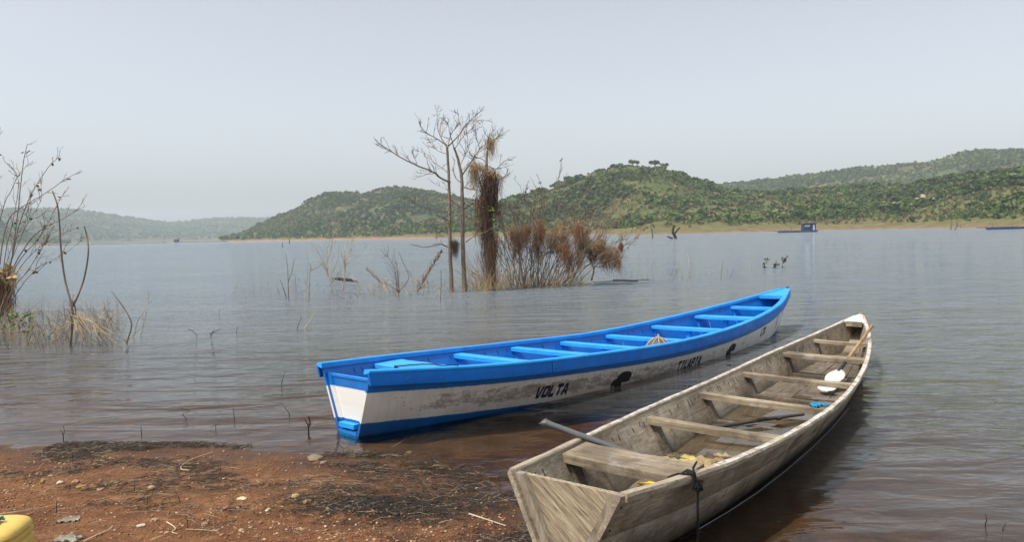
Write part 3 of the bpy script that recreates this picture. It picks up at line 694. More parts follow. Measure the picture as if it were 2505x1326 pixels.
def fish(B, u, v, s, label):
    body = [(.10 + .34 * math.cos(a) * (1 + .08 * math.sin(2 * a)), .06 + .30 * math.sin(a)) for a in np.linspace(0, 6.283, 25)[:-1]]
    tail = [(-.10, -.06), (-.02, .10), (-.14, .12), (-.16, .06), (-.40, -.05), (-.44, -.24), (-.42, -.44), (-.30, -.36), (-.22, -.47), (-.08, -.42), (.04, -.47), (.06, -.30)]
    fin_ = [(.30, -.10), (.42, -.02), (.40, -.20), (.26, -.26), (.10, -.24)]
    cut = [tail, body, fin_]
    for k, P in enumerate(cut):
        pass
    hull_patch(B, [body], lambda x, y: (u + x * s * 1.05) / B.L, lambda x, y: v - y * s * .62, M_fish, 'fish_emblem', label, .0030)
    hull_patch(B, [tail], lambda x, y: (u + x * s * 1.05) / B.L, lambda x, y: v - y * s * .62, M_fish, 'fish_emblem_tail', None, .0022)
    hull_patch(B, [fin_], lambda x, y: (u + x * s * 1.05) / B.L, lambda x, y: v - y * s * .62, M_fish, 'fish_emblem_fin', None, .0016)
fish(BL, 3.09, .335, .36, 'black tilapia silhouette between VOLTA and TILAPIA')
fish(BL, 5.66, .31, .30, 'black fish silhouette between TILAPIA and LTD')

# ---- rope on the blue boat's first seat
m = MB(); t = .076; y = t * BL.L; z = BL.z(t) - .042
m.tube([(-.16, y - .006, z - .05), (-.165, y - .008, z + .004), (-.10, y + .09, z + .008), (-.02, y + .2, z + .008), (.10, y + .26, z + .008), (.25, y + .22, z + .012), (.46, y + .12, z + .05), (BL.b(t) + .02, y + .10, z + .068), (BL.b(t) + .045, y + .08, z + .04)], .006, 6)
for k in range(4): m.tube([(-.175 + .012 * k, y - .012, z - .045), (-.165 + .008 * k, y - .018 - .004 * k, z - .01), (-.17 + .014 * k, y - .008, z + .012)], .007, 6)
o = m.build('rope', M_blackrope, None, 1.0); o.matrix_world = BL.mat; tag(o, 'thin black rope knotted around the blue boat’s rear seat', 'rope')
# ---- round basket in the blue boat
M_basket = simple('brown_basket_skin', (.12, .085, .085), .7, .35, 9); M_hoop = simple('pale_cane', (.42, .36, .26), .6, .2, 20)
def basket():
    p = BL.W(.27, .50 * BL.L, .03); rt = empty('basket', p); tag(rt, 'round brown basket with pale hoops inside the blue boat', 'basket')
    m = MB(); R, H = .20, .285; rings = []
    for i in range(9):
        a = (math.pi / 2) * i / 8 * .98; rings.append([(R * math.cos(a) * math.cos(q), R * math.cos(a) * math.sin(q), .02 + H * math.sin(a)) for q in np.linspace(0, 2 * math.pi, 25)[:-1]])
    m.loft(rings); m.build('dome', M_basket, rt, 1.0)
    for k in range(5):
        q = k * math.pi / 5 + .2; m = MB()
        m.tube([((R + .004) * math.cos(a) * math.cos(q), (R + .004) * math.cos(a) * math.sin(q), .02 + (H + .004) * math.sin(a)) for a in np.linspace(0, math.pi, 17)], .0055, 5); m.build('hoop', M_hoop, rt)
    m = MB(); m.tube([(R * 1.02 * math.cos(a), R * 1.02 * math.sin(a), .015) for a in np.linspace(0, 2 * math.pi, 25)], .009, 5); m.build('rim', M_hoop, rt)
    m = MB(); m.tube([(0, 0, H + .01), (.004, 0, H + .035), (0, 0, H + .06)], [.02, .017, .012], 6); m.build('knob', M_hoop, rt)
basket()

# ---------------------------------------------------------------- weathered boat
W_D, W_L = (.21, .168, .118), (.52, .445, .335)
M_wy = wood('grey_plank_along', (.23, .182, .125), (.57, .485, .365), (1, .05, 1), 70, (.01, .18)); M_wx = wood('grey_plank_across', (.165, .125, .08), (.49, .405, .285), (.05, 1, 1), 70)
M_win = wood('grey_plank_inside', (.085, .066, .046), (.26, .215, .158), (1, .08, 1), 60); M_wz = wood('grey_post', W_D, W_L, (1, 1, .07), 26)
def diag_wood():
    t = NT('grey_transom_board'); o = t.obj(); v = t.map(o, (1, 1, 1), (0, math.radians(-38), 0)); v = t.map(v, (.06, 1, 1))
    g = t.noise(v, 85, 8, .7, .2); f = t.noise(v, 150, 3, .7); big = t.noise(o, 4, 4)
    c = t.ramp(g, [(.3, (.17, .13, .085)), (.5, (.33, .265, .18)), (.68, (.56, .48, .33))]); c = t.mix(t.ramp(f, [(.33, .85), (.45, 0)]), c, (.07, .05, .03)); c = t.mix(t.ramp(big, [(.45, 0), (.75, .5)]), c, (.12, .09, .06))
    return t.fin(c, .8, t.bump(t.math('ADD', g, f), .6, .004), .25)
M_wt = diag_wood()
def worn_white():
    t = NT('worn_white_rail_paint'); o = t.obj(); n = t.noise(o, 14, 7, .72); g = t.noise(t.map(o, (1, .12, 1)), 40, 6, .7)
    z = t.sep(t.n('NewGeometry').outputs['Normal'])[2]
    w = t.ramp(g, [(.35, (.27, .22, .155)), (.7, (.46, .39, .285))])
    y = t.math('DIVIDE', t.sep(o)[1], 7.43)
    m_ = t.math('ADD', n, t.math('MULTIPLY', t.math('SUBTRACT', t.ramp(y, [(.07, 0), (.13, 1)]), 1.0), .5))
    m_ = t.math('ADD', m_, t.math('MULTIPLY', t.math('SUBTRACT', z, .9), .12))
    c = t.mix(t.ramp(m_, [(.46, 0), (.53, .9)]), w, (.56, .54, .50)); c = t.mix(t.ramp(t.noise(o, 55, 4, .75), [(.60, 0), (.65, .9)]), c, (.03, .025, .02))
    return t.fin(c, .7, t.bump(t.math('ADD', n, g), .4, .004), .3)
M_rail = worn_white(); M_white = simple('chalky_white_paint', (.72, .71, .69), .65, .15, 9)
WB = Hull((.196, 3.524), .607, .025, 7.43, [.314, .444, .555, .57, .467, .286, .03], [.506, .423, .345, .306, .35, .422, .55],
          [.07, .24, .35, .39, .33, .19, .012], [.0, -.02, -.04, -.05, -.05, -.03, .46], .026, 'wooden_canoe', 'unpainted weathered grey wooden boat with bilge water, nearest the camera')
hull2 = empty('hull'); hull2.parent = WB.root
for side in (1, -1):
    for a, b in ((.0, .37), (.37, .66), (.66, 1.0)): WB.plank(side, a, b, 0, .46, M_wy, 'plank', hull2)
    cuts = (.0, .10, .165, .30, .42, .60, .80, 1.0) if side == 1 else (.0, .17, .33, .52, .72, 1.0)
    for k, (a, b) in enumerate(zip(cuts[:-1], cuts[1:])): WB.plank(side, a, b, .46, 1.0, M_wy, 'plank', hull2, off=(-.002 if k % 2 else .001))
WB.bottom(M_wy).parent = hull2
for side in (1, -1):
    for a, b in ((.004, .19), (.1912, .47), (.4712, .73), (.7312, .985)):
        ph = random.uniform(0, 6)
        WB.sweep(side, a, b, lambda t: [(-.036, -.034), (.004 + .003 * math.sin(t * 90 + ph), -.03), (.010 + .003 * math.sin(t * 140 + ph), -.004), (.004, .010 + .002 * math.sin(t * 75)), (-.030, .012 + .002 * math.sin(t * 110)), (-.036, .004)], M_rail, 'gunwale_rail')
tr2 = transom_board(WB, .010, .02, M_wt, .03)
for side in (1, -1):
    edge_post(WB, side, .0045, .03, .97, .045, .038, M_wz); m = MB()
    for q in range(4):
        p = WB.out(side, .006, .12 + q * .24, .001); m.tube([p, p + Vector((side * .004, 0, 0))], [.006, .005], 6)
    m.build('nail_heads', M_dark, WB.root)['kind'] = 'stuff'
WB_T = [(.083, .28, .05), (.272, .075, .05), (.427, .075, .05), (.571, .075, .045), (.717, .16, .04), (.830, .07, .035)]
def zf2(t): return float(np.interp(t, [0, .1, .22, .34, .52, .64, .75, .95], [.05, .048, .03, .02, .02, .055, .075, .15]))
WB.floor(.014, .95, zf2, M_win, 'floor_board', nb=5)
for i, (t, w, th) in enumerate(WB_T):
    WB.thwart(t, w, th, .038 if i else .016, M_wx, sag=.006)
    for side in (1, -1): WB.rib(side, t + .004, .085, zf2(t) - .01, WB.z(t) - .09, M_win, .035)
    m = MB(); zb = zf2(t); h = WB.halfin(t, zb + .03) - .02; m.box((0, t * WB.L + .05, zb + .012), (h, .03, .018)); m.build('floor_frame', M_win, WB.root)
bow_deck(WB, .941, M_white, .014, .03)
m = MB(); m.box((0, .941 * WB.L - .008, WB.z(.941) - .02), (WB.b(.941) - .05, .008, .03)); m.build('deck_edge_trim', M_wx, WB.root)
m = MB(); m.tube([(0, WB.L - .004, WB.z(1) + .024), (0, WB.L - .01, WB.z(1) - .05), (0, WB.L - .10, WB.z(.98) - .16), (0, WB.L * .96, .20), (0, WB.L * .92, .03)], [.02, .024, .022, .02, .018], 6); m.build('stem_post', M_wz, WB.root, .6)
stitches(WB, M_dark, (.02, .90), .0135, 5, .45)
# iron patch on the outer side
hull_patch(WB, [[(0, 0), (.5, 0), (1, 0), (1, .5), (1, 1), (.5, 1), (0, 1), (0, .5)]], lambda x, y: (2.18 + .13 * x + .05 * y) / WB.L, lambda x, y: .055 + .11 * (1 - y), simple('rusty_patch', (.17, .13, .09), .7), 'repair_patch', 'square dark repair patch', .004)
# ---- bilge water
m = MB(); A = []; Bp = []
for i in range(41):
    t = .205 + (.615 - .205) * i / 40; zl = .047; h = WB.halfin(t, zl) + .02; A.append(WB.W(-h, t * WB.L, zl)); Bp.append(WB.W(h, t * WB.L, zl))
V = [(p.x, p.y, .046) for p in A + Bp]; m.add(V, [(i, 41 + i, 42 + i, i + 1) for i in range(40)])
tag(m.build('bilge_water', M_bilge, None), kind='structure')

# ---- things lying in the weathered boat
def place(o, B, label, cat): o.matrix_world = B.mat; return tag(o, label, cat)
M_shaft = wood('paddle_wood', (.30, .18, .085), (.50, .33, .17), (1, .08, 1), 20); M_blade = simple('white_blade_paint', (.50, .50, .48), .5, .12, 12); M_tape = simple('dark_tape', (.03, .028, .028), .6)
def paddle():
    rt = empty('paddle'); rt.matrix_world = WB.mat; tag(rt, 'wooden paddle with white blade, leaning over the weathered boat’s bow rail', 'paddle')
    tip = WB.loc_of(2016, 958, z=.10); e = WB.loc_of(2135, 795, z=.55); d = (e - tip).normalized(); a = tip + d * .36
    neck = a + d * .20; m = MB(); m.tube([neck, neck + d * .5, neck + d * 1.2, e - d * .02, e], [.016, .0165, .0165, .017, .012], 8); m.build('shaft', M_shaft, rt, 1.0)
    m = MB(); m.tube([neck - d * .08, neck + d * .02, neck + d * .28], [.021, .0185, .0178], 8); m.build('shaft_wrap', M_tape, rt, 1.0)
    side = d.cross(Vector((0, 0, 1))).normalized(); up = side.cross(d).normalized(); rings = []
    for i in range(12):
        q = i / 11; p = a + d * (.16 - .52 * q); w = .018 + .070 * math.sin(math.pi * min(q * 1.25 + .05, 1) ** .8) if q < .8 else .088 * math.sqrt(max(1 - ((q - .8) / .2) ** 2, .02)); w = max(w, .012); t_ = .013 - .007 * q
        rings.append([p + side * w, p + side * w * .4 + up * t_, p - side * w * .4 + up * t_, p - side * w, p - side * w * .4 - up * t_, p + side * w * .4 - up * t_])
    m = MB(); m.loft(rings); m.build('blade', M_blade, rt, 1.0)
paddle()
M_grey = simple('grey_plastic_pipe', (.115, .12, .122), .5, .2, 10, .2); M_dgrey = simple('dark_pole', (.055, .052, .05), .6, .3, 12)
def pipes():
    rt = empty('grey_pipe'); tag(rt, 'grey plastic pipe with broken end sticking out over the weathered boat’s rail', 'pipe')
    A = WB.W(-WB.b(.125) - .0, .125 * WB.L, WB.z(.125) + .036); E = WB.W(-.10, 1.10, .325); d = (E - A).normalized(); Pn = A - d * .20; E = A + d * .92
    m = MB(); m.tube([Pn, Pn + d * .03, A, A + d * .35, E], [.0235, .0195, .0195, .0195, .0195], 14, False); m.build('tube', M_grey, rt, 1.0)
    m = MB(); x = d.orthogonal().normalized(); y = d.cross(x)
    for k in range(7):
        a = k * .9; c = x * math.cos(a) + y * math.sin(a); t_ = d.cross(c)
        p = Pn + c * .023; m.add([p - t_ * .012, p + t_ * .012, p + t_ * .006 - d * random.uniform(.012, .035) - c * random.uniform(-.004, .014), p - t_ * .008 - d * random.uniform(.008, .03) - c * random.uniform(0, .012)], [(0, 1, 2, 3)])
    m.build('broken_end', M_grey, rt)
    m = MB(); m.tube([Pn + d * .012, Pn + d * .05], [.018, .018], 12); m.build('bore_shade_plug', M_dark, rt)  # dark plug imitates the shade inside the open pipe
    rt = empty('dark_pole'); tag(rt, 'dark pole lying in the weathered boat’s bilge water', 'pole')
    p0 = at(1640, 1062, z=.075); p1 = at(1966, 1014, z=.085); m = MB(); m.tube([p0, p0.lerp(p1, .3), p0.lerp(p1, .7) + Vector((0, 0, .006)), p1], [.0165, .0165, .016, .013], 10); m.build('shaft', M_dgrey, rt, 1.0)
    q = p0.lerp(p1, .80); d = (p1 - p0).normalized(); m = MB(); m.tube([q - d * .02, q - d * .018, q + d * .018, q + d * .02], [.016, .021, .021, .016], 10); m.build('collar', M_dgrey, rt, 1.0)
pipes()
def crumple(name, mat, c, size, amp, label, cat, seed, n=14, rz=0.0, flat=.35, mw=None, tilt=0.0):
    V = []; F = []; r = random.Random(seed); ox = r.uniform(0, 50)
    for i in range(n + 1):
        for j in range(n + 1):
            x = i / n - .5; y = j / n - .5; e = 1 + .25 * math.sin(i * 1.7 + seed) * (abs(y) > .4) ; rad = math.hypot(x, y) * 2
            h = abs(float(fbm(x * 5 + ox, y * 5 + ox, seed, 3))) * amp * 2 + .25 * amp * (1 - min(rad, 1))
            V.append((x * size[0] * e * (1 - .18 * (abs(y) > .42)), y * size[1] * e * (1 - .15 * math.sin(i * 1.1 + seed)), h * (1 - flat * min(rad, 1)) + x * tilt))
    for i in range(n):
        for j in range(n):
            a = i * (n + 1) + j; F.append((a, a + 1, a + n + 2, a + n + 1))
    k = len(V); V2 = V + [(x, y, z - .003) for x, y, z in V]; F2 = F + [tuple(q + k for q in f[::-1]) for f in F]
    bd = [i for i in range(n + 1)] + [i * (n + 1) + n for i in range(1, n + 1)] + [n * (n + 1) + j for j in range(n - 1, -1, -1)] + [i * (n + 1) for i in range(n - 1, 0, -1)]
    for a, b in zip(bd, bd[1:] + bd[:1]): F2.append((a, b, b + k, a + k))
    m = MB(); m.v = V2; m.f = F2; o = m.build(name, mat, None, .9); o.location = c; o.rotation_euler = (0, 0, rz); return tag(o, label, cat)
M_sack = wood('tan_sacking', (.26, .18, .10), (.46, .35, .19), (1, .3, 1), 14); M_ysack = simple('yellowed_sheet', (.42, .34, .12), .6, .4, 12)
p = at(1745, 1118, z=.075); crumple('sack', M_sack, (p.x, p.y, .034), (.40, .26), .10, 'tan crumpled sacking rising from the weathered boat’s bilge', 'sack', 3, rz=.5)
p = at(1690, 1125, z=.06); crumple('plastic_sheet', M_ysack, (p.x, p.y + .04, .034), (.36, .20), .075, 'yellowish crumpled sheet beside the tan sacking in the bilge', 'sheet', 8, rz=-.5)
M_cyan = simple('bright_blue_cloth', (.01, .22, .42), .8, .3, 30); p = WB.loc_of(2022, 985, t=.438)
p = WB.W(min(p.x, WB.halfin(.44, .2) - .06), p.y, WB.z(.44) - .034); crumple('rag', M_cyan, (p.x, p.y, p.z), (.13, .09), .06, 'small bright blue rag on the seat end by the weathered boat’s rail', 'rag', 5, rz=.4, n=10)
# yellow bailer: a scoop cut from a plastic jug
M_yel = simple('yellow_plastic', (.78, .50, .01), .4, .12, 8, .08)
def bailer():
    p = at(1610, 1186, z=.075); rt = empty('bailer', (p.x, p.y, .05), (0, 0, .5)); tag(rt, 'yellow plastic scoop lying under the weathered boat’s rear seat', 'scoop')
    m = MB(); rings = []
    for i in range(9):
        q = i / 8; w = .035 + .055 * math.sin(math.pi * min(.15 + q, 1) * .62); hh = .012 + .06 * (1 - q) ** .7 * min(1, .35 + q * 3)
        y = -.12 + .24 * q
        rings.append([(-w, y, hh), (-w * .92, y, .012), (-w * .5, y, .0), (w * .5, y, 0), (w * .92, y, .012), (w, y, hh), (w * .9, y, hh), (w * .82, y, .016), (w * .45, y, .006), (-w * .45, y, .006), (-w * .82, y, .016), (-w * .9, y, hh)])
    m.loft(rings); m.build('scoop_bowl', M_yel, rt, .9); m = MB(); m.tube([(0, -.12, .03), (0, -.16, .05), (0, -.21, .05)], [.02, .016, .018], 8); m.build('handle', M_yel, rt, 1.0)
bailer()
# rope tied to the rail, hanging down to the water
def rail_rope():
    rt = empty('mooring_rope'); rt.matrix_world = WB.mat; tag(rt, 'black rope knotted round the weathered boat’s near rail and hanging down', 'rope')
    t = .082; b, z, y = WB.b(t), WB.z(t), t * WB.L; m = MB()
    for k in range(3):
        yy = y - .014 + k * .014; m.tube([(b + .014, yy, z - .06), (b + .022, yy, z - .02), (b + .010, yy + .004, z + .020), (b - .03, yy + .008, z + .024), (b - .062, yy + .004, z + .0), (b - .05, yy, z - .05)], .0055, 6)
    m.build('wrap', M_blackrope, rt, 1.0); m = MB()
    for k in range(7):
        q = random.Random(k); c = Vector((b + .034, y + .004, z - .035))
        m.tube([c + Vector((q.uniform(-.012, .018), q.uniform(-.03, .03), q.uniform(-.04, .03))) for _ in range(5)], .0062, 6)
    m.tube([(b + .02, y, z - .02), (b - .01, y + .05, z + .03), (b - .015, y + .11, z + .045)], [.006, .007, .005], 6)
    m.tube([(b + .01, y - .01, z + .018), (b - .05, y - .06, z + .022), (b - .085, y - .10, z + .01)], [.006, .006, .004], 6)
    m.build('knot', M_blackrope, rt, 1.0); m = MB(); x = lambda w, o=.012: WB.out(1, t, w, o)
    pts = [Vector((b + .035, y, z - .05)), Vector((b + .036, y - .004, z * .75)), Vector((b + .037, y + .002, z * .5)), Vector((b + .038, y - .002, z * .28)), Vector((b + .05, y + .004, .06)), Vector((b + .09, y - .02, .012)), Vector((b + .17, y - .10, .004))]
    m.tube(pts, .0068, 6); m.build('tail', M_blackrope, rt, 1.0)
rail_rope()
M_line = simple('pale_line', (.42, .42, .42), .5)
m = MB(); pts = [at(2076, 1000, z=.014), at(2035, 1048, z=.010), at(1985, 1098, z=.008), at(1920, 1154, z=.008), at(1850, 1208, z=.008), at(1780, 1254, z=.008), at(1705, 1298, z=.008)]
m.tube(pts, .0016, 4); tag(m.build('fishing_line', M_line, None), 'thin pale line lying on the water along the weathered boat', 'line')

# ================================================================== DEAD TREES AND THICKETS IN THE WATER
M_bark = simple('dead_bark', (.22, .165, .125), .9, .35, 14, .6, .01); M_twig = simple('dead_twig', (.17, .125, .095), .9, .3, 9)
M_pale = simple('bleached_twig', (.40, .34, .255), .85, .3, 9); M_darkstick = simple('wet_dark_stick', (.036, .028, .022), .9, .4, 12)
M_vine = simple('dry_vine_fibre', (.275, .142, .075), .95, .45, 7); M_vine_pale = simple('straw_vine', (.40, .285, .15), .9, .35, 8); M_vine_dark = simple('dark_vine_fibre', (.085, .055, .04), .95, .4, 7)
M_deadleaf = simple('dead_leaf', (.16, .075, .05), .8, .4, 20); M_fresh = simple('fresh_leaf', (.20, .26, .03), .6, .3, 20); M_reed = simple('dry_reed', (.31, .245, .155), .9, .4, 5); M_reed_d = simple('grey_reed', (.16, .125, .09), .9, .4, 5)
M_green = simple('marsh_leaf', (.10, .14, .04), .7, .4, 12)
def crop8(x, y): return (900 + x / 2.706, 250 + y / 2.706)
def smooth_path(P, n=3):
    out = []
    for i in range(len(P) - 1):
        p0 = P[max(i - 1, 0)]; p1 = P[i]; p2 = P[i + 1]; p3 = P[min(i + 2, len(P) - 1)]
        for k in range(n):
            t = k / n; out.append(.5 * ((2 * p1) + (p2 - p0) * t + (2 * p0 - 5 * p1 + 4 * p2 - p3) * t * t + (3 * p1 - p0 - 3 * p2 + p3) * t ** 3))
    out.append(P[-1]); return out
def limb(m, P, r0, r1, n=5, k=3, wob=0.0, q=random):
    S = smooth_path(P, k); N_ = len(S)
    if wob: S = [p + Vector((q.uniform(-wob, wob), q.uniform(-wob, wob), q.uniform(-wob, wob))) * (0 if i in (0,) else 1) for i, p in enumerate(S)]
    m.tube(S, [r0 + (r1 - r0) * (i / (N_ - 1)) ** .8 for i in range(N_)], n, n > 3); return S
def twigs(m, S, q, dens, length, r, lvl=1, up=.35, start=.15):
    """side shoots along a limb, forking again"""
    N_ = len(S)
    for i in range(int(dens * 1.5 + .5)):
        f = start + (1 - start) * q.random(); j = min(int(f * (N_ - 1)), N_ - 2); p = S[j].lerp(S[j + 1], q.random()); d = (S[j + 1] - S[j]).normalized()
        a = Vector((q.gauss(0, 1), q.gauss(0, .8), q.gauss(0, 1) + up)); a = (d * .9 + a.normalized() * .75).normalized(); L = 1.35 * length * q.uniform(.4, 1.1) * (1.15 - .85 * f)
        P = [p, p + a * L * .35 + Vector((q.gauss(0, .03), q.gauss(0, .03), q.gauss(0, .03))) * L, p + a * L * .7 + Vector((0, 0, .08 * L)) + Vector((q.gauss(0, .06), q.gauss(0, .06), 0)) * L, p + a * L + Vector((q.gauss(0, .08), q.gauss(0, .08), .14)) * L]
        T = limb(m, P, r, r * .35, 3, 2)
        if lvl > 0: twigs(m, T, q, 1 + q.random() * 2, L * .42, r * .62, lvl - 1, up, .25)
def leaves_on(m, S, q, n, s):
    for i in range(n):
        p = S[q.randrange(len(S))] + Vector((q.gauss(0, .02), q.gauss(0, .02), -q.random() * .05)); a = Vector((q.gauss(0, 1), q.gauss(0, 1), q.gauss(0, 1))).normalized(); b = a.orthogonal().normalized()
        m.add([p, p + a * s * .5 + b * s * .3, p + a * s, p + a * s * .5 - b * s * .3], [(0, 1, 2, 3)])
def strands(m, q, n, centre, spread, drop, r, curl=.1):
    """hanging fibres: start near centre within spread, fall by drop"""
    for i in range(n):
        p = Vector(centre) + Vector((q.gauss(0, spread[0]), q.gauss(0, spread[1]), q.gauss(0, spread[2]))); L = drop * q.uniform(.35, 1.1); P = [p]
        dx, dy = q.gauss(0, curl), q.gauss(0, curl)
        for k in range(1, 4): P.append(p + Vector((dx * L * k / 3 + q.gauss(0, .03), dy * L * k / 3 + q.gauss(0, .03), -L * k / 3 + q.gauss(0, .02) + (.12 * L if k == 1 else 0))))
        m.tube(P, [r, r, r * .8, r * .4], 3, False)
TREE_Y = 22.1
def P8(lst, Y=TREE_Y, q=None, dj=.0, toward=0.0):
    n = len(lst); return [at(*crop8(x, y), Y=Y + toward * i / max(n - 1, 1) + (q.gauss(0, dj) if q and i else 0)) for i, (x, y) in enumerate(lst)]
def dead_tree_one():
    q = random.Random(31); rt = empty('dead_tree', at(*crop8(555, 1240), Y=TREE_Y)); tag(rt, 'left one of two slim bare trunks standing in the lake, long limb reaching left', 'tree'); inv = rt.location
    L = lambda P: [p - inv for p in P]
    m = MB(); S = limb(m, L(P8([(556, 1275), (552, 1200), (545, 1000), (540, 700), (535, 500), (525, 300)])), .073, .034, 8, 4, .006, q); m.build('trunk', M_bark, rt, 1.0)
    m = MB(); br = []
    for pts, r0, r1, tw in [([(525, 300), (490, 240), (466, 190), (460, 120), (458, 45)], .035, .008, 1.2), ([(525, 285), (440, 232), (375, 192), (335, 128)], .026, .006, -1.0), ([(532, 290), (600, 220), (650, 150), (700, 100), (762, 45)], .034, .007, .8), ([(530, 310), (545, 220), (590, 150), (600, 80), (580, 70)], .018, .005, -.6),
                            ([(528, 340), (480, 330), (430, 290), (395, 230)], .018, .005, .6), ([(545, 530), (480, 500), (430, 460), (330, 420), (230, 372), (150, 322), (95, 285), (45, 247)], .045, .009, -1.4), ([(330, 420), (310, 370), (290, 315)], .014, .004, -.8),
                            ([(540, 480), (500, 440), (440, 400), (400, 350), (320, 318)], .018, .005, 1.1), ([(526, 722), (430, 712), (340, 682), (280, 642), (222, 618)], .026, .006, -.8), ([(528, 782), (490, 762), (448, 740)], .034, .022, -.3), ([(530, 800), (430, 800), (300, 770)], .012, .004, .6),
                            ([(530, 958), (495, 944), (460, 940), (400, 958), (340, 955), (282, 940)], .034, .012, -.4), ([(460, 940), (455, 900), (500, 870)], .010, .005, 0), ([(530, 900), (440, 870), (380, 880)], .009, .004, .3), ([(528, 620), (440, 660), (390, 630)], .010, .004, .4)]:
        br.append(limb(m, L(P8(pts, q=q, dj=.06, toward=tw)), r0 * .72, r1 * .9, 5, 3, .008, q))
    m.build('branches', M_bark, rt, 1.0)
    m = MB()
    for k, S in enumerate(br): twigs(m, S, q, (8, 8, 9, 6, 6, 14, 4, 8, 6, 2, 4, 3, 1, 2, 2)[k], (.55, .5, .55, .4, .45, .55, .3, .5, .4, .15, .3, .2, .15, .2, .2)[k], .0092, 1)
    o = m.build('twigs', M_twig, rt); o['kind'] = 'stuff'
    m = MB()
    for x, y in ((545, 700), (552, 815), (540, 775)):
        c = at(*crop8(x, y), Y=TREE_Y - .1) - inv
        for k in range(7): leaves_on(m, [c + Vector((q.gauss(0, .04), 0, q.gauss(0, .04)))], q, 1, .08)
    m.build('leaves', M_fresh, rt)
    m = MB(); strands(m, q, 160, at(*crop8(575, 930), Y=TREE_Y - .1) - inv, (.06, .06, .06), .45, .004, .06); o = m.build('vine_tuft', M_vine_dark, rt); o['kind'] = 'stuff'
dead_tree_one()
def dead_tree_two():
    Y = TREE_Y + .15; q = random.Random(32); rt = empty('dead_tree', at(*crop8(640, 1240), Y=Y)); tag(rt, 'right one of two slim bare trunks standing in the lake, forking high', 'tree'); inv = rt.location
    L = lambda P: [p - inv for p in P]
    m = MB(); limb(m, L(P8([(642, 1280), (640, 1200), (630, 1000), (625, 700), (620, 500), (602, 400), (585, 340), (570, 300)], Y)), .082, .026, 8, 4, .006, q); m.build('trunk', M_bark, rt, 1.0)
    m = MB(); br = []
    for pts, r0, r1, tw in [([(570, 300), (545, 220), (530, 150), (500, 110)], .022, .005, -.6), ([(575, 310), (620, 240), (690, 170), (740, 120), (820, 125)], .018, .005, 1.0), ([(620, 490), (680, 400), (740, 310), (790, 270), (860, 230), (938, 180)], .036, .007, .8), ([(740, 310), (720, 240), (710, 165)], .014, .004, -.5),
                            ([(605, 420), (640, 360), (660, 280), (655, 200)], .016, .005, -.7), ([(622, 540), (570, 480), (575, 380)], .02, .01, .3), ([(520, 622), (555, 650), (618, 702)], .040, .028, .0), ([(625, 720), (660, 690), (692, 672)], .026, .02, .2), ([(625, 560), (680, 575), (730, 578)], .03, .022, -.2),
                            ([(650, 925), (700, 888), (760, 865), (835, 830)], .026, .008, -.5), ([(622, 640), (560, 600), (480, 560), (410, 520)], .012, .004, .7), ([(630, 760), (690, 770), (760, 740)], .012, .005, .4)]:
        br.append(limb(m, L(P8(pts, Y, q, .05, tw)), r0 * .72, r1 * .9, 5, 3, .008, q))
    m.build('branches', M_bark, rt, 1.0); m = MB()
    for k, S in enumerate(br): twigs(m, S, q, (6, 8, 12, 5, 7, 3, 0, 1, 3, 4, 4, 3)[k], (.45, .5, .55, .35, .5, .25, .1, .1, .25, .3, .35, .3)[k], .0092, 1)
    o = m.build('twigs', M_twig, rt); o['kind'] = 'stuff'
dead_tree_two()
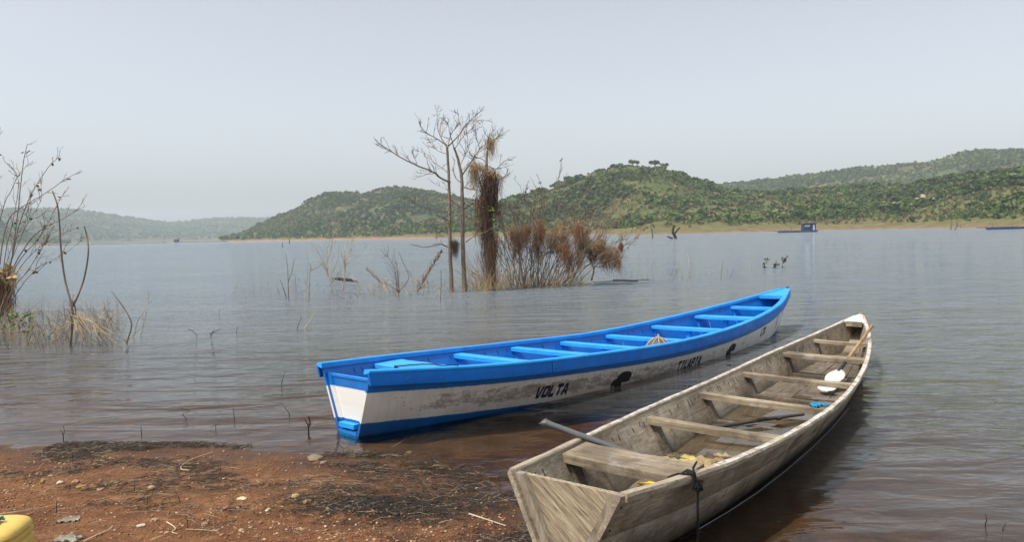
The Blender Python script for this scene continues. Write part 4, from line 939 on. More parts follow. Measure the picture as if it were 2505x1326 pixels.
def vine_tree():
    Y = TREE_Y + .3; q = random.Random(33); rt = empty('vine_draped_tree', at(*crop8(805, 1230), Y=Y)); tag(rt, 'dead trunk smothered in a hanging brown mass of dry vines', 'tree'); inv = rt.location
    W = lambda x, y, dy=0.0: at(*crop8(x, y), Y=Y + dy) - inv; s = Y / FPX / 2.706
    m = MB(); limb(m, [W(806, 1270), W(800, 1100), W(790, 900), W(785, 700), W(785, 450), W(790, 320)], .12, .03, 8, 4, .01, q); limb(m, [W(840, 1250, .2), W(830, 1000, .2), W(815, 760, .1), W(800, 620)], .07, .04, 6, 3, .01, q); m.build('trunk', M_bark, rt, 1.0)
    m = MB(); br = []
    for pts, tw in [([(790, 330), (830, 270), (870, 210)], .4), ([(788, 420), (850, 440), (890, 400), (920, 380), (950, 378)], .5), ([(788, 500), (870, 510), (905, 490), (925, 465)], -.3), ([(787, 400), (740, 370), (690, 380), (670, 430)], -.4), ([(790, 340), (800, 240), (830, 185)], -.3), ([(786, 420), (735, 540), (720, 420), (660, 300)], .3)]:
        br.append(limb(m, [p - inv for p in P8(pts, Y, q, .05, tw)], .016, .005, 4, 3, .006, q))
    for k, S in enumerate(br): twigs(m, S, q, 6, .45, .009, 1)
    m.build('branches', M_twig, rt)
    m = MB()                                                        # dark hanging body
    for x, y0, w, n in ((812, 500, 46, 300), (800, 545, 44, 260), (818, 590, 38, 220), (800, 640, 34, 170), (770, 600, 24, 90)): strands(m, q, n, W(x, y0), (w * s * .5, .16, 22 * s), .62, .0060, .08)
    for x, y0, w, n in ((788, 740, 30, 90), (770, 830, 26, 70), (815, 900, 24, 80), (785, 980, 22, 60), (820, 1060, 24, 50)): strands(m, q, n, W(x, y0), (w * s * .6, .14, 34 * s), .6, .0055, .13)
    o = m.build('vine_mass', M_vine_dark, rt); o['kind'] = 'stuff'
    m = MB()                                                        # brown outer fibres and skirt
    for x, y0, w, n in ((800, 510, 56, 150), (745, 640, 34, 110), (770, 720, 50, 80), (755, 800, 30, 50), (815, 890, 40, 120), (830, 940, 26, 90), (780, 1000, 46, 40), (860, 690, 26, 40)): strands(m, q, n, W(x, y0, -.12), (w * s * .7, .14, 34 * s), .6, .0055, .2)
    o = m.build('vine_skirt', simple('brown_vine_fibre', (.15, .085, .052), .95, .45, 7), rt); o['kind'] = 'stuff'
    m = MB()                                                        # straw-coloured cap and the tuft at the top
    for i in range(260):
        a = q.uniform(0, 6.28); f_ = q.random(); c = W(690 + 168 * f_ + q.gauss(0, 8), 405 + 95 * f_ + q.gauss(0, 12), q.gauss(0, .13)); d = Vector((math.cos(a), math.sin(a) * .5, q.uniform(-.2, .25))); Ls = q.uniform(.08, .34); sag = -.35 * Ls
        m.tube([c, c + d * Ls * .5 + Vector((0, 0, .05)), c + d * Ls + Vector((0, 0, sag)), c + d * Ls * 1.15 + Vector((0, 0, sag * 2.6))], [.005, .005, .004, .002], 3, False)
    strands(m, q, 130, W(700, 430), (14 * s, .1, 14 * s), .7, .004, .15); strands(m, q, 110, W(812, 262), (16 * s, .1, 12 * s), .55, .0035, .12)
    for i in range(160):
        c = W(812 + q.gauss(0, 16), 265 + q.gauss(0, 13), q.gauss(0, .1)); d = Vector((q.gauss(0, 1), q.gauss(0, 1), q.gauss(0, .8))).normalized() * q.uniform(.08, .22); m.tube([c, c + d * .6 + Vector((0, 0, .02)), c + d], .003, 3, False)
    for i in range(170):                                            # bleached stems round the foot
        x = 740 + q.gauss(50, 75); c = W(x, 1225 + q.gauss(0, 10), q.gauss(0, .3)); c.z = -.05; d = Vector((q.gauss(0, .55), q.gauss(0, .3), 1)).normalized() * q.uniform(.3, 1.4); m.tube([c, c + d * .5 + Vector((q.gauss(0, .05), 0, 0)), c + d + Vector((q.gauss(0, .15), 0, -.05))], [.005, .004, .0025], 3, False)
    o = m.build('straw_tangle', M_vine_pale, rt); o['kind'] = 'stuff'
    m = MB()
    for x, y in ((800, 700), (815, 705), (798, 780), (806, 690)):
        c = W(x, y, -.3); leaves_on(m, [c + Vector((q.gauss(0, .05), 0, q.gauss(0, .05))) for _ in range(4)], q, 6, .09)
    m.build('leaves', M_fresh, rt)
vine_tree()
def thicket():
    Y = 23.6; q = random.Random(34); rt = empty('drowned_thicket', at(1330, 700, z=0)); tag(rt, 'wide leaning thicket of bare stems hung with brown dry vines', 'bush'); inv = rt.location.copy()
    W = lambda x, y, dy=0.0: at(*crop8(x, y), Y=Y + dy) - inv; s = Y / FPX / 2.706
    m = MB(); mt = MB(); ml = MB(); tips = []
    spec = [([(1060, 1230), (1110, 900), (1180, 700), (1245, 560), (1285, 370)], .018), ([(1030, 1230), (1060, 950), (1110, 700), (1140, 640), (1075, 495)], .014), ([(1080, 1230), (1120, 900), (1160, 650), (1130, 500)], .014), ([(1130, 1235), (1130, 900), (1190, 650), (1320, 510)], .014), ([(1120, 1240), (1250, 900), (1400, 650), (1440, 520)], .014),
            ([(1180, 1240), (1300, 1000), (1500, 750), (1640, 640)], .016), ([(1200, 1240), (1400, 1000), (1600, 850), (1730, 660)], .016), ([(1240, 1240), (1450, 1080), (1680, 960), (1830, 850)], .016), ([(1220, 1240), (1420, 1090), (1600, 1040), (1720, 960), (1790, 880)], .016), ([(1150, 1235), (1330, 860), (1440, 760), (1470, 690)], .015),
            ([(990, 1230), (960, 1050), (900, 850), (850, 700)], .014), ([(1010, 1230), (1000, 1000), (1000, 800), (995, 650)], .014), ([(960, 1230), (965, 1000), (920, 900), (880, 760)], .012), ([(1040, 1230), (1010, 960), (1040, 700), (1045, 570)], .012), ([(1090, 1235), (1100, 1000), (1090, 760), (1060, 640)], .013), ([(1125, 1240), (1128, 1100), (1140, 880), (1170, 800)], .022), ([(1480, 1180), (1495, 1100), (1470, 1040), (1440, 980)], .032), ([(1490, 1090), (1560, 1080), (1680, 1030)], .016), ([(1390, 1200), (1500, 1090), (1640, 1000), (1680, 880)], .014)]
    for k in range(62):
        x0 = q.uniform(920, 1330); lean = (x0 - 1080) * .9 + q.gauss(60, 170); top = q.uniform(660, 960) if q.random() < .75 else q.uniform(540, 700); spec.append(([(x0, 1232), (x0 + lean * .25 + q.gauss(0, 12), 1232 - (1232 - top) * .4), (x0 + lean * .6 + q.gauss(0, 20), 1232 - (1232 - top) * .75), (x0 + lean, top)], q.uniform(.009, .016)))
    for pts, r in spec:
        dy = q.gauss(0, .35); tw = q.gauss(0, .5); n = len(pts); P = [W(x, y, dy + tw * i / (n - 1)) for i, (x, y) in enumerate(pts)]; P[0].z = -.12 if pts[0][1] > 1200 else P[0].z
        S = limb(m, P, r, r * .35, 5, 3, .012, q); twigs(mt, S, q, 6, .6, .008, 1, .5, .3)
        if q.random() < .4: leaves_on(ml, S[-4:], q, 4, .09)
    m.build('stems', M_bark, rt, 1.0); o = mt.build('twigs', M_twig, rt); o['kind'] = 'stuff'; ml.build('dead_leaves', M_deadleaf, rt)
    m = MB(); mp = MB()
    for x, y, w, h, n in ((955, 860, 16, 24, 150), (1000, 880, 22, 30, 230), (1048, 850, 14, 26, 150), (1140, 840, 22, 40, 330), (1120, 930, 16, 30, 180), (1225, 900, 18, 38, 260), (1285, 860, 24, 34, 300), (1300, 960, 28, 30, 300), (1390, 830, 24, 36, 300), (1425, 920, 24, 40, 300), (1400, 1010, 14, 24, 120), (1480, 960, 18, 34, 220), (1540, 940, 24, 26, 240), (1575, 1010, 22, 22, 220), (1630, 1000, 18, 24, 200), (1655, 1040, 12, 14, 90), (1330, 1050, 18, 24, 120), (965, 985, 10, 24, 60)):
        strands(m, q, int(n * .56), W(x, y, q.gauss(0, .2)), (w * s * .66, .16, h * s * .7), .5, .0062, .22)
        for i in range(n // 3):
            c = W(x + q.gauss(0, w * .7), y + q.gauss(0, h * .6) - 10, q.gauss(0, .2)); d = Vector((q.gauss(0, 1), q.gauss(0, .6), q.gauss(0, .7))).normalized() * q.uniform(.2, .55); mp.tube([c - d * .5, c + Vector((0, 0, .04)), c + d * .5], [.003, .0045, .0025], 3, False)
    strands(m, q, 90, W(1675, 940), (6 * s, .05, 8 * s), .3, .005, .05)
    o = m.build('hanging_vines', M_vine, rt); o['kind'] = 'stuff'
    for i in range(260):                                            # bleached stems low over the water
        x = q.uniform(690, 1420); c = W(x, 1225, q.gauss(-.2, .5)); c.z = -.04; d = Vector((q.gauss(.1, .5), q.gauss(0, .3), q.uniform(.3, 1.2))).normalized() * q.uniform(.3, 1.3); mp.tube([c, c + d * .5 + Vector((q.gauss(0, .06), 0, .04)), c + d + Vector((q.gauss(0, .12), 0, -.08))], [.0055, .0045, .0025], 3, False)
    o = mp.build('pale_runners', M_vine_pale, rt); o['kind'] = 'stuff'
thicket()

def stick(name, pts, r0, r1, mat, label, cat='stick', sub=(), q=None, tw=0, twl=.2, dj=.04, group=None, n=5):
    """a stem standing in the water: first photo point is where it enters"""
    q = q or random.Random(int(pts[0][0] * 7 + pts[0][1])); b = at(*pts[0], z=0.0); rt_loc = b.copy(); m = MB()
    P = [Vector((0, 0, -.10))] + [at(x, y, Y=b.y + q.gauss(0, dj) * (i > 0)) - b for i, (x, y) in enumerate(pts)]
    S = limb(m, P, r0, r1, n, 3, .0, q)
    for sp in sub: limb(m, [at(x, y, Y=b.y + q.gauss(0, dj)) - b for x, y in sp], r0 * .7, r1, n, 3)
    if tw: twigs(m, S, q, tw, twl, max(r1, .003), 1, .4, .25)
    o = m.build(name, mat, None, 1.0); o.location = rt_loc; return tag(o, label, cat, group)
# --- left shrub, sapling, reeds
def left_shrub():
    Y = 18.2; q = random.Random(51); b = at(2, 772, z=0); rt = empty('bare_shrub', b); tag(rt, 'leafless shrub with fanning branches at the left edge of the lake', 'bush')
    m = MB(); mt = MB(); ml = MB(); W = lambda x, y, dy=0.0: at(x, y, Y=b.y + dy) - b
    spec = [([(4, 775), (8, 720), (30, 620), (45, 503), (59, 390), (68, 352)], .03), ([(6, 770), (20, 690), (45, 560), (80, 470), (118, 410), (146, 381)], .026), ([(-4, 720), (0, 640), (20, 540), (60, 503), (100, 480), (150, 445), (198, 418)], .026), ([(6, 760), (30, 660), (70, 590), (110, 556), (150, 538), (190, 510), (212, 474)], .024), ([(4, 760), (40, 650), (80, 600), (110, 560), (140, 500), (168, 455)], .022),
            ([(5, 770), (40, 670), (80, 620), (120, 590), (190, 556)], .02), ([(8, 770), (30, 710), (70, 660), (95, 620), (120, 575), (130, 555)], .022), ([(0, 770), (10, 640), (35, 520), (45, 440), (20, 400)], .02), ([(-8, 770), (-10, 600), (10, 500), (30, 460), (50, 420), (80, 395)], .02), ([(10, 765), (60, 690), (100, 650), (160, 620), (210, 580)], .016), ([(-10, 770), (-60, 600), (-80, 480), (-60, 360)], .03), ([(-12, 770), (-120, 620), (-200, 500), (-230, 400)], .03), ([(-5, 770), (-30, 560), (-10, 420), (0, 310)], .024), ([(-14, 770), (-180, 680), (-300, 600)], .024), ([(4, 700), (60, 560), (100, 490), (95, 420)], .014), ([(3, 690), (30, 600), (75, 520), (72, 470)], .014)]
    for pts, r in spec:
        dy = q.gauss(0, .4); P = [W(x, y, dy * i / len(pts) + q.gauss(0, .1)) for i, (x, y) in enumerate(pts)]; S = limb(m, P, r * .68, r * .2, 5, 3, .010, q); twigs(mt, S, q, 5, .5, .0075, 1, .5, .35)
        if q.random() < .75: leaves_on(ml, S[-6:], q, 4, .10)
        if q.random() < .5: leaves_on(ml, S[len(S) // 3:len(S) * 2 // 3], q, 3, .11)
    m.build('stems', M_bark, rt, 1.0); mt.build('twigs', M_twig, rt)['kind'] = 'stuff'; ml.build('dead_leaves', M_deadleaf, rt)
    m = MB()
    for y, w, n in ((680, 9, 340), (705, 10, 340), (735, 11, 320), (755, 9, 200)): strands(m, q, n, W(0, y), (w * Y / FPX * .9, .16, .10), .5, .006, .12)
    m.build('vine_mass', M_vine, rt)['kind'] = 'stuff'
    m = MB(); strands(m, q, 160, W(18, 668), (.1, .1, .06), .3, .005, .3); leaves_on(m, [W(q.gauss(20, 12), q.gauss(668, 10), q.gauss(0, .2)) for _ in range(20)], q, 60, .15); m.build('straw_crown', M_vine_pale, rt)['kind'] = 'stuff'
left_shrub()
stick('forked_sapling', [(172, 848), (176, 800), (176, 752), (160, 690), (150, 620), (145, 540), (140, 500), (128, 467)], .026, .010, M_bark, 'forked bare sapling rising from the reeds at left', 'sapling', sub=[[(178, 748), (190, 725), (206, 680), (216, 620), (213, 580), (206, 553)], [(172, 800), (185, 770), (182, 745)]], tw=4, twl=.25)
stick('bent_reed_stem', [(310, 840), (322, 797), (312, 768), (292, 738), (272, 711)], .016, .006, M_twig, 'dark kinked stem at the right end of the left reeds', 'stem')
stick('bleached_reed', [(326, 826), (338, 782), (350, 765), (362, 738), (364, 712)], .012, .005, M_pale, 'tall pale stem right of the kinked dark one', 'stem', sub=[[(358, 745), (368, 738), (371, 735)]])
stick('bleached_reed', [(344, 824), (352, 790), (358, 765), (350, 752)], .010, .005, M_pale, 'shorter pale stem with dangling pods right of the left reeds', 'stem')
def reeds(name, n, box, hts, mats, label, seed, lean=.35, r=.0045):
    q = random.Random(seed); m = MB()
    for i in range(n):
        px = q.uniform(box[0], box[2]); py = q.uniform(box[1], box[3]); c = at(px, py, z=0); c.z = -.05; h = q.uniform(*hts) * (.5 + .5 * q.random()); d = Vector((q.gauss(0, lean), q.gauss(0, lean * .7), 1)).normalized()
        k = Vector((q.gauss(0, .12), q.gauss(0, .12), -abs(q.gauss(0, .12)))) * h; rr = r * q.uniform(.6, 1.4)
        m.tube([c, c + d * h * .5, c + d * h + k], [rr, rr * .9, rr * .4], 3, False)
        if q.random() < .35: e = c + d * h * .5; m.tube([e, e + Vector((q.gauss(0, .5), q.gauss(0, .3), q.gauss(-.1, .4))) * h * .6], [rr * .8, rr * .4], 3, False)
    return tag(m.build(name, mats, None), label, 'reeds', kind='stuff')
reeds('dry_reeds', 320, (-60, 770, 300, 850), (.3, 1.0), M_reed, 'bleached broken reeds standing in the water at left', 61, .4)
reeds('dark_reeds', 330, (-60, 775, 310, 858), (.2, .9), M_reed_d, 'dark rotting reed stems at the foot of the left shrub', 62, .55)
q = random.Random(63); m = MB()
for i in range(46):
    c = at(182 + q.gauss(0, 8), 772 + q.gauss(0, 14), Y=12.3); d = at(200 + q.gauss(22, 34), 818 + q.gauss(0, 16), Y=12.2 + q.gauss(0, .25)); mid = c.lerp(d, .5) + Vector((q.gauss(.03, .04), q.gauss(0, .05), .06)); m.tube([c, mid, d], [.004, .004, .003], 3, False)
tag(m.build('straw_bundle', M_reed, None), 'yellow straw slumped against the forked sapling', 'straw', kind='stuff')
q = random.Random(64); m = MB()
for i in range(45):
    c = at(q.uniform(-10, 80), q.uniform(760, 815), Y=q.uniform(12.8, 15)); c.z = max(c.z, .02); leaves_on(m, [c], q, 3, .07)
tag(m.build('marsh_leaves', M_green, None), 'low green marsh leaves below the left shrub', 'leaves', kind='stuff')

# --- stems between shrub and trees (photo pixels, entry point first)
stick('standing_stem', [(707, 737), (705, 700), (704, 660), (699, 621)], .018, .006, M_twig, 'straight dark stem, leftmost of the row left of the bare trees', 'stem', sub=[[(705, 690), (714, 665), (720, 632)]])
stick('standing_stem', [(701, 731), (692, 702), (685, 684)], .014, .006, M_darkstick, 'short dark stem slanting left beside the leftmost straight one', 'stem')
stick('standing_stem', [(745, 729), (750, 695), (753, 650), (753, 618)], .014, .006, M_pale, 'pale upright stem beside the thin dark forked one', 'stem')
stick('standing_stem', [(756, 740), (757, 700), (759, 645)], .012, .005, M_twig, 'thin dark stem forking low in front of the pale upright one', 'stem', sub=[[(758, 664), (775, 655), (793, 642)]], tw=5)
stick('standing_stem', [(724, 731), (723, 690), (721, 672)], .008, .004, M_twig, 'very thin short stem between the two leftmost stem pairs', 'stem')
stick('pale_shrub', [(812, 724), (808, 690), (800, 650), (812, 600), (818, 545)], .020, .005, M_pale, 'tallest pale leafless shrub left of the bare trees', 'shrub', sub=[[(808, 690), (790, 640), (770, 605), (757, 592)], [(803, 660), (780, 640), (765, 632)], [(810, 670), (825, 640), (828, 600)], [(812, 690), (840, 650), (850, 620)]], tw=26, twl=.8)
stick('pale_shrub', [(834, 724), (842, 692), (846, 650), (858, 610), (862, 575)], .020, .005, M_pale, 'pale shrub just right of the tallest pale one', 'shrub', sub=[[(844, 665), (842, 620), (845, 590)], [(848, 645), (880, 622), (896, 600)], [(846, 655), (835, 620), (832, 605)]], tw=20, twl=.6)
stick('dark_shrub', [(976, 724), (970, 690), (966, 660), (950, 630), (943, 625)], .02, .006, M_twig, 'dark stemmed low shrub between pale shrubs and bare trees', 'shrub', sub=[[(977, 716), (972, 660), (964, 625)], [(978, 712), (1000, 680), (985, 640), (975, 615)], [(975, 715), (955, 700), (925, 685), (897, 660)]], tw=14, twl=.5)
stick('leaning_branch', [(947, 717), (935, 698), (918, 678), (899, 657)], .022, .010, M_pale, 'pale branch leaning left in front of the dark low shrub', 'branch', tw=24, twl=.28)
stick('bristly_branch', [(1020, 715), (1034, 692), (1052, 660), (1068, 635), (1080, 615)], .022, .008, M_vine, 'bristly brown branch leaning right beside the bare trunks', 'branch', tw=70, twl=.24)
stick('leaning_branch', [(1014, 706), (1008, 680), (998, 660)], .018, .008, M_pale, 'short pale branch leaning left behind the bristly one', 'branch', sub=[[(1000, 700), (1030, 672), (1052, 640)]], tw=4)
stick('standing_stem', [(1078, 736), (1079, 700), (1079, 662)], .012, .006, M_darkstick, 'single dark stem in front of the left bare trunk', 'stem')
stick('standing_stem', [(915, 727), (890, 712), (868, 690), (862, 680)], .010, .005, M_pale, 'low pale stem lying over the water right of the pale shrubs', 'stem', tw=8, twl=.3)
m = MB(); a = at(816, 684, z=.02); b = at(872, 689, z=.02); d = b - a; q = random.Random(70)
for i in range(60): s0 = q.random() * .6; m.tube([a + d * s0 + Vector((q.gauss(0, .05), q.gauss(0, .06), abs(q.gauss(0, .05)))), a + d * (s0 + .25) + Vector((0, q.gauss(0, .06), abs(q.gauss(0, .04)))), a + d * min(s0 + .5, 1.05) + Vector((0, q.gauss(0, .04), 0))], .012, 4)
tag(m.build('floating_debris', M_darkstick, None), 'dark raft of dead stems floating behind the pale shrubs', 'debris')
reeds('water_stubble', 260, (560, 690, 1100, 735), (.05, .45), M_reed_d, 'thin stubble of drowned stems left of the bare trees', 71, .5, .004)
reeds('pale_stubble', 200, (860, 690, 1130, 728), (.1, .6), M_reed, 'bleached stubble around the foot of the bare trees', 72, .6, .0045)
reeds('right_stubble', 90, (1480, 660, 1800, 692), (.05, .5), M_reed_d, 'sparse drowned stems right of the brown thicket', 73, .25, .004)
reeds('open_stubble', 60, (330, 720, 640, 790), (.03, .16), M_reed_d, 'scattered short stubs breaking the open water left of centre', 74, .3, .004)
reeds('edge_stubble', 70, (60, 1020, 800, 1085), (.01, .06), M_darkstick, 'tiny dark stubs in the shallows along the beach', 75, .5, .002)
# --- single sticks in open water
for pts, r, mt_, lab, sub in [
    ([(745, 804), (758, 786), (768, 770), (777, 755)], .012, M_pale, 'pale curved stick leaning right, in open water above the blue stern', ()), ([(727, 802), (733, 788), (738, 775)], .009, M_darkstick, 'short dark stick beside the pale curved one', ()),
    ([(403, 815), (410, 803), (418, 788)], .010, M_pale, 'short pale stub leaning right, right of the left reeds', ()), ([(482, 820), (470, 810), (461, 805)], .009, M_darkstick, 'dark stick slanting left in mid water', ()), ([(515, 818), (526, 812), (540, 805)], .010, M_darkstick, 'dark forked stick lying low, slanting right', ([(517, 818), (522, 810), (525, 807)],)),
    ([(579, 818), (579, 809), (582, 799)], .007, M_darkstick, 'thin dark stick standing right of the low forked one', ()), ([(537, 779), (537, 766), (537, 753)], .006, M_twig, 'thin upright stick farther out behind the low forked one', ()), ([(505, 806), (514, 792), (520, 779)], .006, M_pale, 'thin pale stick leaning right behind the low forked one', ()),
    ([(689, 943), (692, 926), (698, 910)], .005, M_darkstick, 'dark stick leaning right, just left of the blue stern rail', ()), ([(708, 1014), (700, 1003), (691, 990)], .004, M_darkstick, 'dark twig slanting left near the blue stern', ()), ([(755, 1056), (753, 1040), (746, 1028)], .009, M_darkstick, 'stubby black forked twig left of the blue stern', ([(754, 1045), (757, 1030), (755, 1020)], [(754, 1048), (760, 1036), (758, 1028)])),
    ([(456, 1026), (446, 1014), (464, 1007), (441, 999)], .004, M_darkstick, 'zigzag dark twig in the shallows at left', ()), ([(573, 1024), (572, 1010), (571, 998)], .004, M_darkstick, 'short straight twig in the shallows left of centre', ()), ([(155, 1072), (153, 1062), (146, 1050)], .005, M_darkstick, 'small forked twig by the beach at far left', ([(154, 1066), (158, 1056), (154, 1043)],)),
    ([(346, 1062), (345, 1050), (345, 1042)], .004, M_darkstick, 'upright twig by the beach right of the small forked one', ()), ([(528, 1052), (527, 1044), (527, 1038)], .004, M_darkstick, 'twig with a crossing splinter near the beach', ([(515, 1046), (528, 1041), (541, 1038)],)), ([(2410, 1286), (2414, 1274), (2411, 1258)], .004, M_darkstick, 'thin dark twig in the shallows at the lower right', ()), ([(2452, 1300), (2456, 1290), (2460, 1282)], .004, M_darkstick, 'small twig right of and below the lower right one', ()),
    ([(1672, 686), (1662, 650), (1652, 617)], .010, M_pale, 'tall pale stem slanting left, right of the brown thicket', ()), ([(1689, 686), (1687, 655), (1682, 620)], .010, M_pale, 'tall pale upright stem beside the one slanting left', ()), ([(1763, 685), (1766, 660), (1769, 637)], .009, M_darkstick, 'dark stem standing alone above the blue boat’s bow', ()), ([(1835, 665), (1834, 650), (1833, 632)], .008, M_pale, 'pale stem out beyond the blue bow', ()), ([(1785, 682), (1790, 670), (1795, 660)], .007, M_darkstick, 'short stem just right of the lone dark one', ()),
    ([(1600, 684), (1592, 660), (1600, 640)], .007, M_twig, 'thin bent stem just right of the brown thicket', ())]:
    stick('water_stick', pts, r, r * .5, mt_, lab, 'stick', sub)
def leafy_stem(px, py, top, label, seed):
    q = random.Random(seed); b = at(px, py, z=0); m = MB(); S = limb(m, [Vector((0, 0, -.05)), at(px - 2, (py + top) / 2, Y=b.y) - b, at(px + q.gauss(0, 4), top, Y=b.y) - b], .010, .005, 5, 3); rt = empty('leafy_stem', b); tag(rt, label, 'stem'); m.build('stem', M_reed_d, rt)
    m = MB(); leaves_on(m, S, q, 22, .16); m.build('leaves', simple('dull_green_leaf', (.05, .06, .035), .8), rt)
leafy_stem(1873, 655, 632, 'leafy stem in the water, left of the two beyond the blue bow', 1); leafy_stem(1916, 655, 629, 'leafy stem in the water, right of the two beyond the blue bow', 2); leafy_stem(1898, 655, 644, 'lowest leafy sprout between the two leafy stems', 3)
m = MB(); a = at(1500, 686, z=.015); b = at(1560, 688, z=.015); m.tube([a, a.lerp(b, .5), b], [.03, .05, .02], 6); m.tube([at(1450, 690, z=.02), at(1590, 684, z=.02)], .012, 5); tag(m.build('floating_debris', M_darkstick, None), 'low dark floating debris at the right foot of the thicket', 'debris')
# --- far dead snags by the opposite shore
def snag(px, py, pts, subs, r, label):
    Yd = at(px, py, z=0).y; Yd = min(Yd, 230); b = at(px, py, Y=Yd); b.z = 0; m = MB(); W = lambda x, y: at(x, y, Y=Yd) - b
    limb(m, [Vector((0, 0, -.5))] + [W(*p) for p in pts], r, r * .5, 6, 3)
    for s_ in subs: limb(m, [W(*p) for p in s_], r * .6, r * .3, 5, 3)
    o = m.build('dead_snag', M_darkstick if r > .25 else M_twig, None, 1.0); o.location = b; tag(o, label, 'snag')
snag(1652, 584, [(1652, 580), (1646, 568), (1648, 556), (1650, 551)], [[(1650, 572), (1660, 560), (1664, 556)], [(1646, 584), (1636, 580), (1632, 578)]], .30, 'crooked dark snag in the water before the green hill')
snag(1596, 584, [(1596, 576), (1594, 562), (1590, 552)], [[(1595, 566), (1599, 556)]], .16, 'thin pale snag left of the crooked dark one')
snag(2326, 562, [(2326, 557), (2328, 546), (2326, 536)], [], .20, 'straight one of the twin snags near the right shore')
snag(2337, 563, [(2337, 560), (2341, 552), (2340, 545), (2344, 536)], [[(2340, 556), (2347, 551), (2350, 553), (2349, 559)]], .18, 'hooked one of the twin snags near the right shore')
snag(708, 594, [(708, 588), (707, 582)], [], .22, 'dark post standing far out before the left hill')
snag(691, 605, [(691, 598), (691, 592)], [], .10, 'small post nearer and left of the dark far post')

# --- rafts
M_navy = simple('navy_float', (.014, .035, .13), .5, .5, 1.2); M_cab = simple('blue_cabin_paint', (.018, .034, .095), .6, .2, 2); M_roof = simple('grey_roof_sheet', (.12, .13, .14), .6); M_win = simple('pale_shutter', (.55, .58, .62), .5, .1, 3); M_plank = simple('raft_planks', (.05, .055, .06), .8, .4, 2)
def raft(px0, px1, py, label, cabin=None, Y=None):
    a = at(px0, py, Y=Y); b = at(px1, py - (px1 - px0) * .0245, Y=Y); a.z = b.z = 0; d = (b - a); Ln = d.length; rt = empty('raft', a, (0, 0, math.atan2(d.y, d.x))); tag(rt, label, 'raft')
    m = MB(); m.box((Ln / 2, 1.2, .42), (Ln / 2, 1.3, .06)); m.build('deck', M_plank, rt)
    q = random.Random(int(px0)); x = .3
    while x < Ln - .4:
        m = MB(); m.tube([(x, -.1, .2), (x + .04, -.1, .2), (x + .9, -.1, .2), (x + .94, -.1, .2)], [.12, .26, .26, .12], 8); m.build('float', M_navy if q.random() < .8 else M_plank, rt, 1.0); x += 1.02
    for x in (Ln * .1, Ln * .35): m = MB(); m.tube([(x, 0, .4), (x + .05, 0, 1.0)], .04, 5); m.build('post', M_plank, rt)
    if cabin:
        x0, x1 = cabin[0] * Ln, cabin[1] * Ln; cx, hw = (x0 + x1) / 2, (x1 - x0) / 2; c = empty('cabin'); c.parent = rt; m = MB(); m.box((cx, 1.2, 1.35), (hw, 1.0, .87)); m.build('wall', M_cab, c)
        m = MB(); m.box((cx, 1.2, 2.28), (hw + .22, 1.3, .06)); m.build('roof', M_roof, c)
        for k in range(3): m = MB(); m.box((x0 + .35 + k * .45, .18, 1.6), (.19, .02, .22)); m.build('window', M_win, c)
        m = MB(); m.box((x1 - .55, .18, 1.2), (.24, .02, .70)); m.build('door', M_win, c); m = MB(); m.box((x1 - .06, .18, 1.3), (.05, .03, .8)); m.build('corner_board', M_cab, c)
    return rt
raft(1900, 2003, 570, 'long navy fish farm raft with a small blue cabin', (.66, .94), Y=195)
raft(2409, 2600, 560, 'cabinless navy raft cut by the right edge', None, Y=150)
# far floating walkway on the left
a = at(120, 601, Y=700); b = at(640, 589, Y=700); a.z = b.z = 0; d = b - a; rt = empty('floating_walkway', a, (0, 0, math.atan2(d.y, d.x))); tag(rt, 'thin dark line of floating walkway far out at left', 'walkway')
m = MB(); m.box((d.length / 2, 0, .45), (d.length / 2, 1.5, .22)); m.build('deck', M_plank, rt); q = random.Random(5)
for k in range(26): m = MB(); x = d.length * q.random(); m.box((x, 0, .95), (.25, .25, .35)); m.build('drum', M_win if q.random() < .5 else M_navy, rt)
hx = d.length * .60; m = MB(); m.box((hx, 0, 1.8), (1.9, 1.4, 1.2)); m.build('hut', M_plank, rt); m = MB(); m.box((hx, 0, 3.1), (2.3, 1.8, .12)); m.build('hut_roof', M_roof, rt)

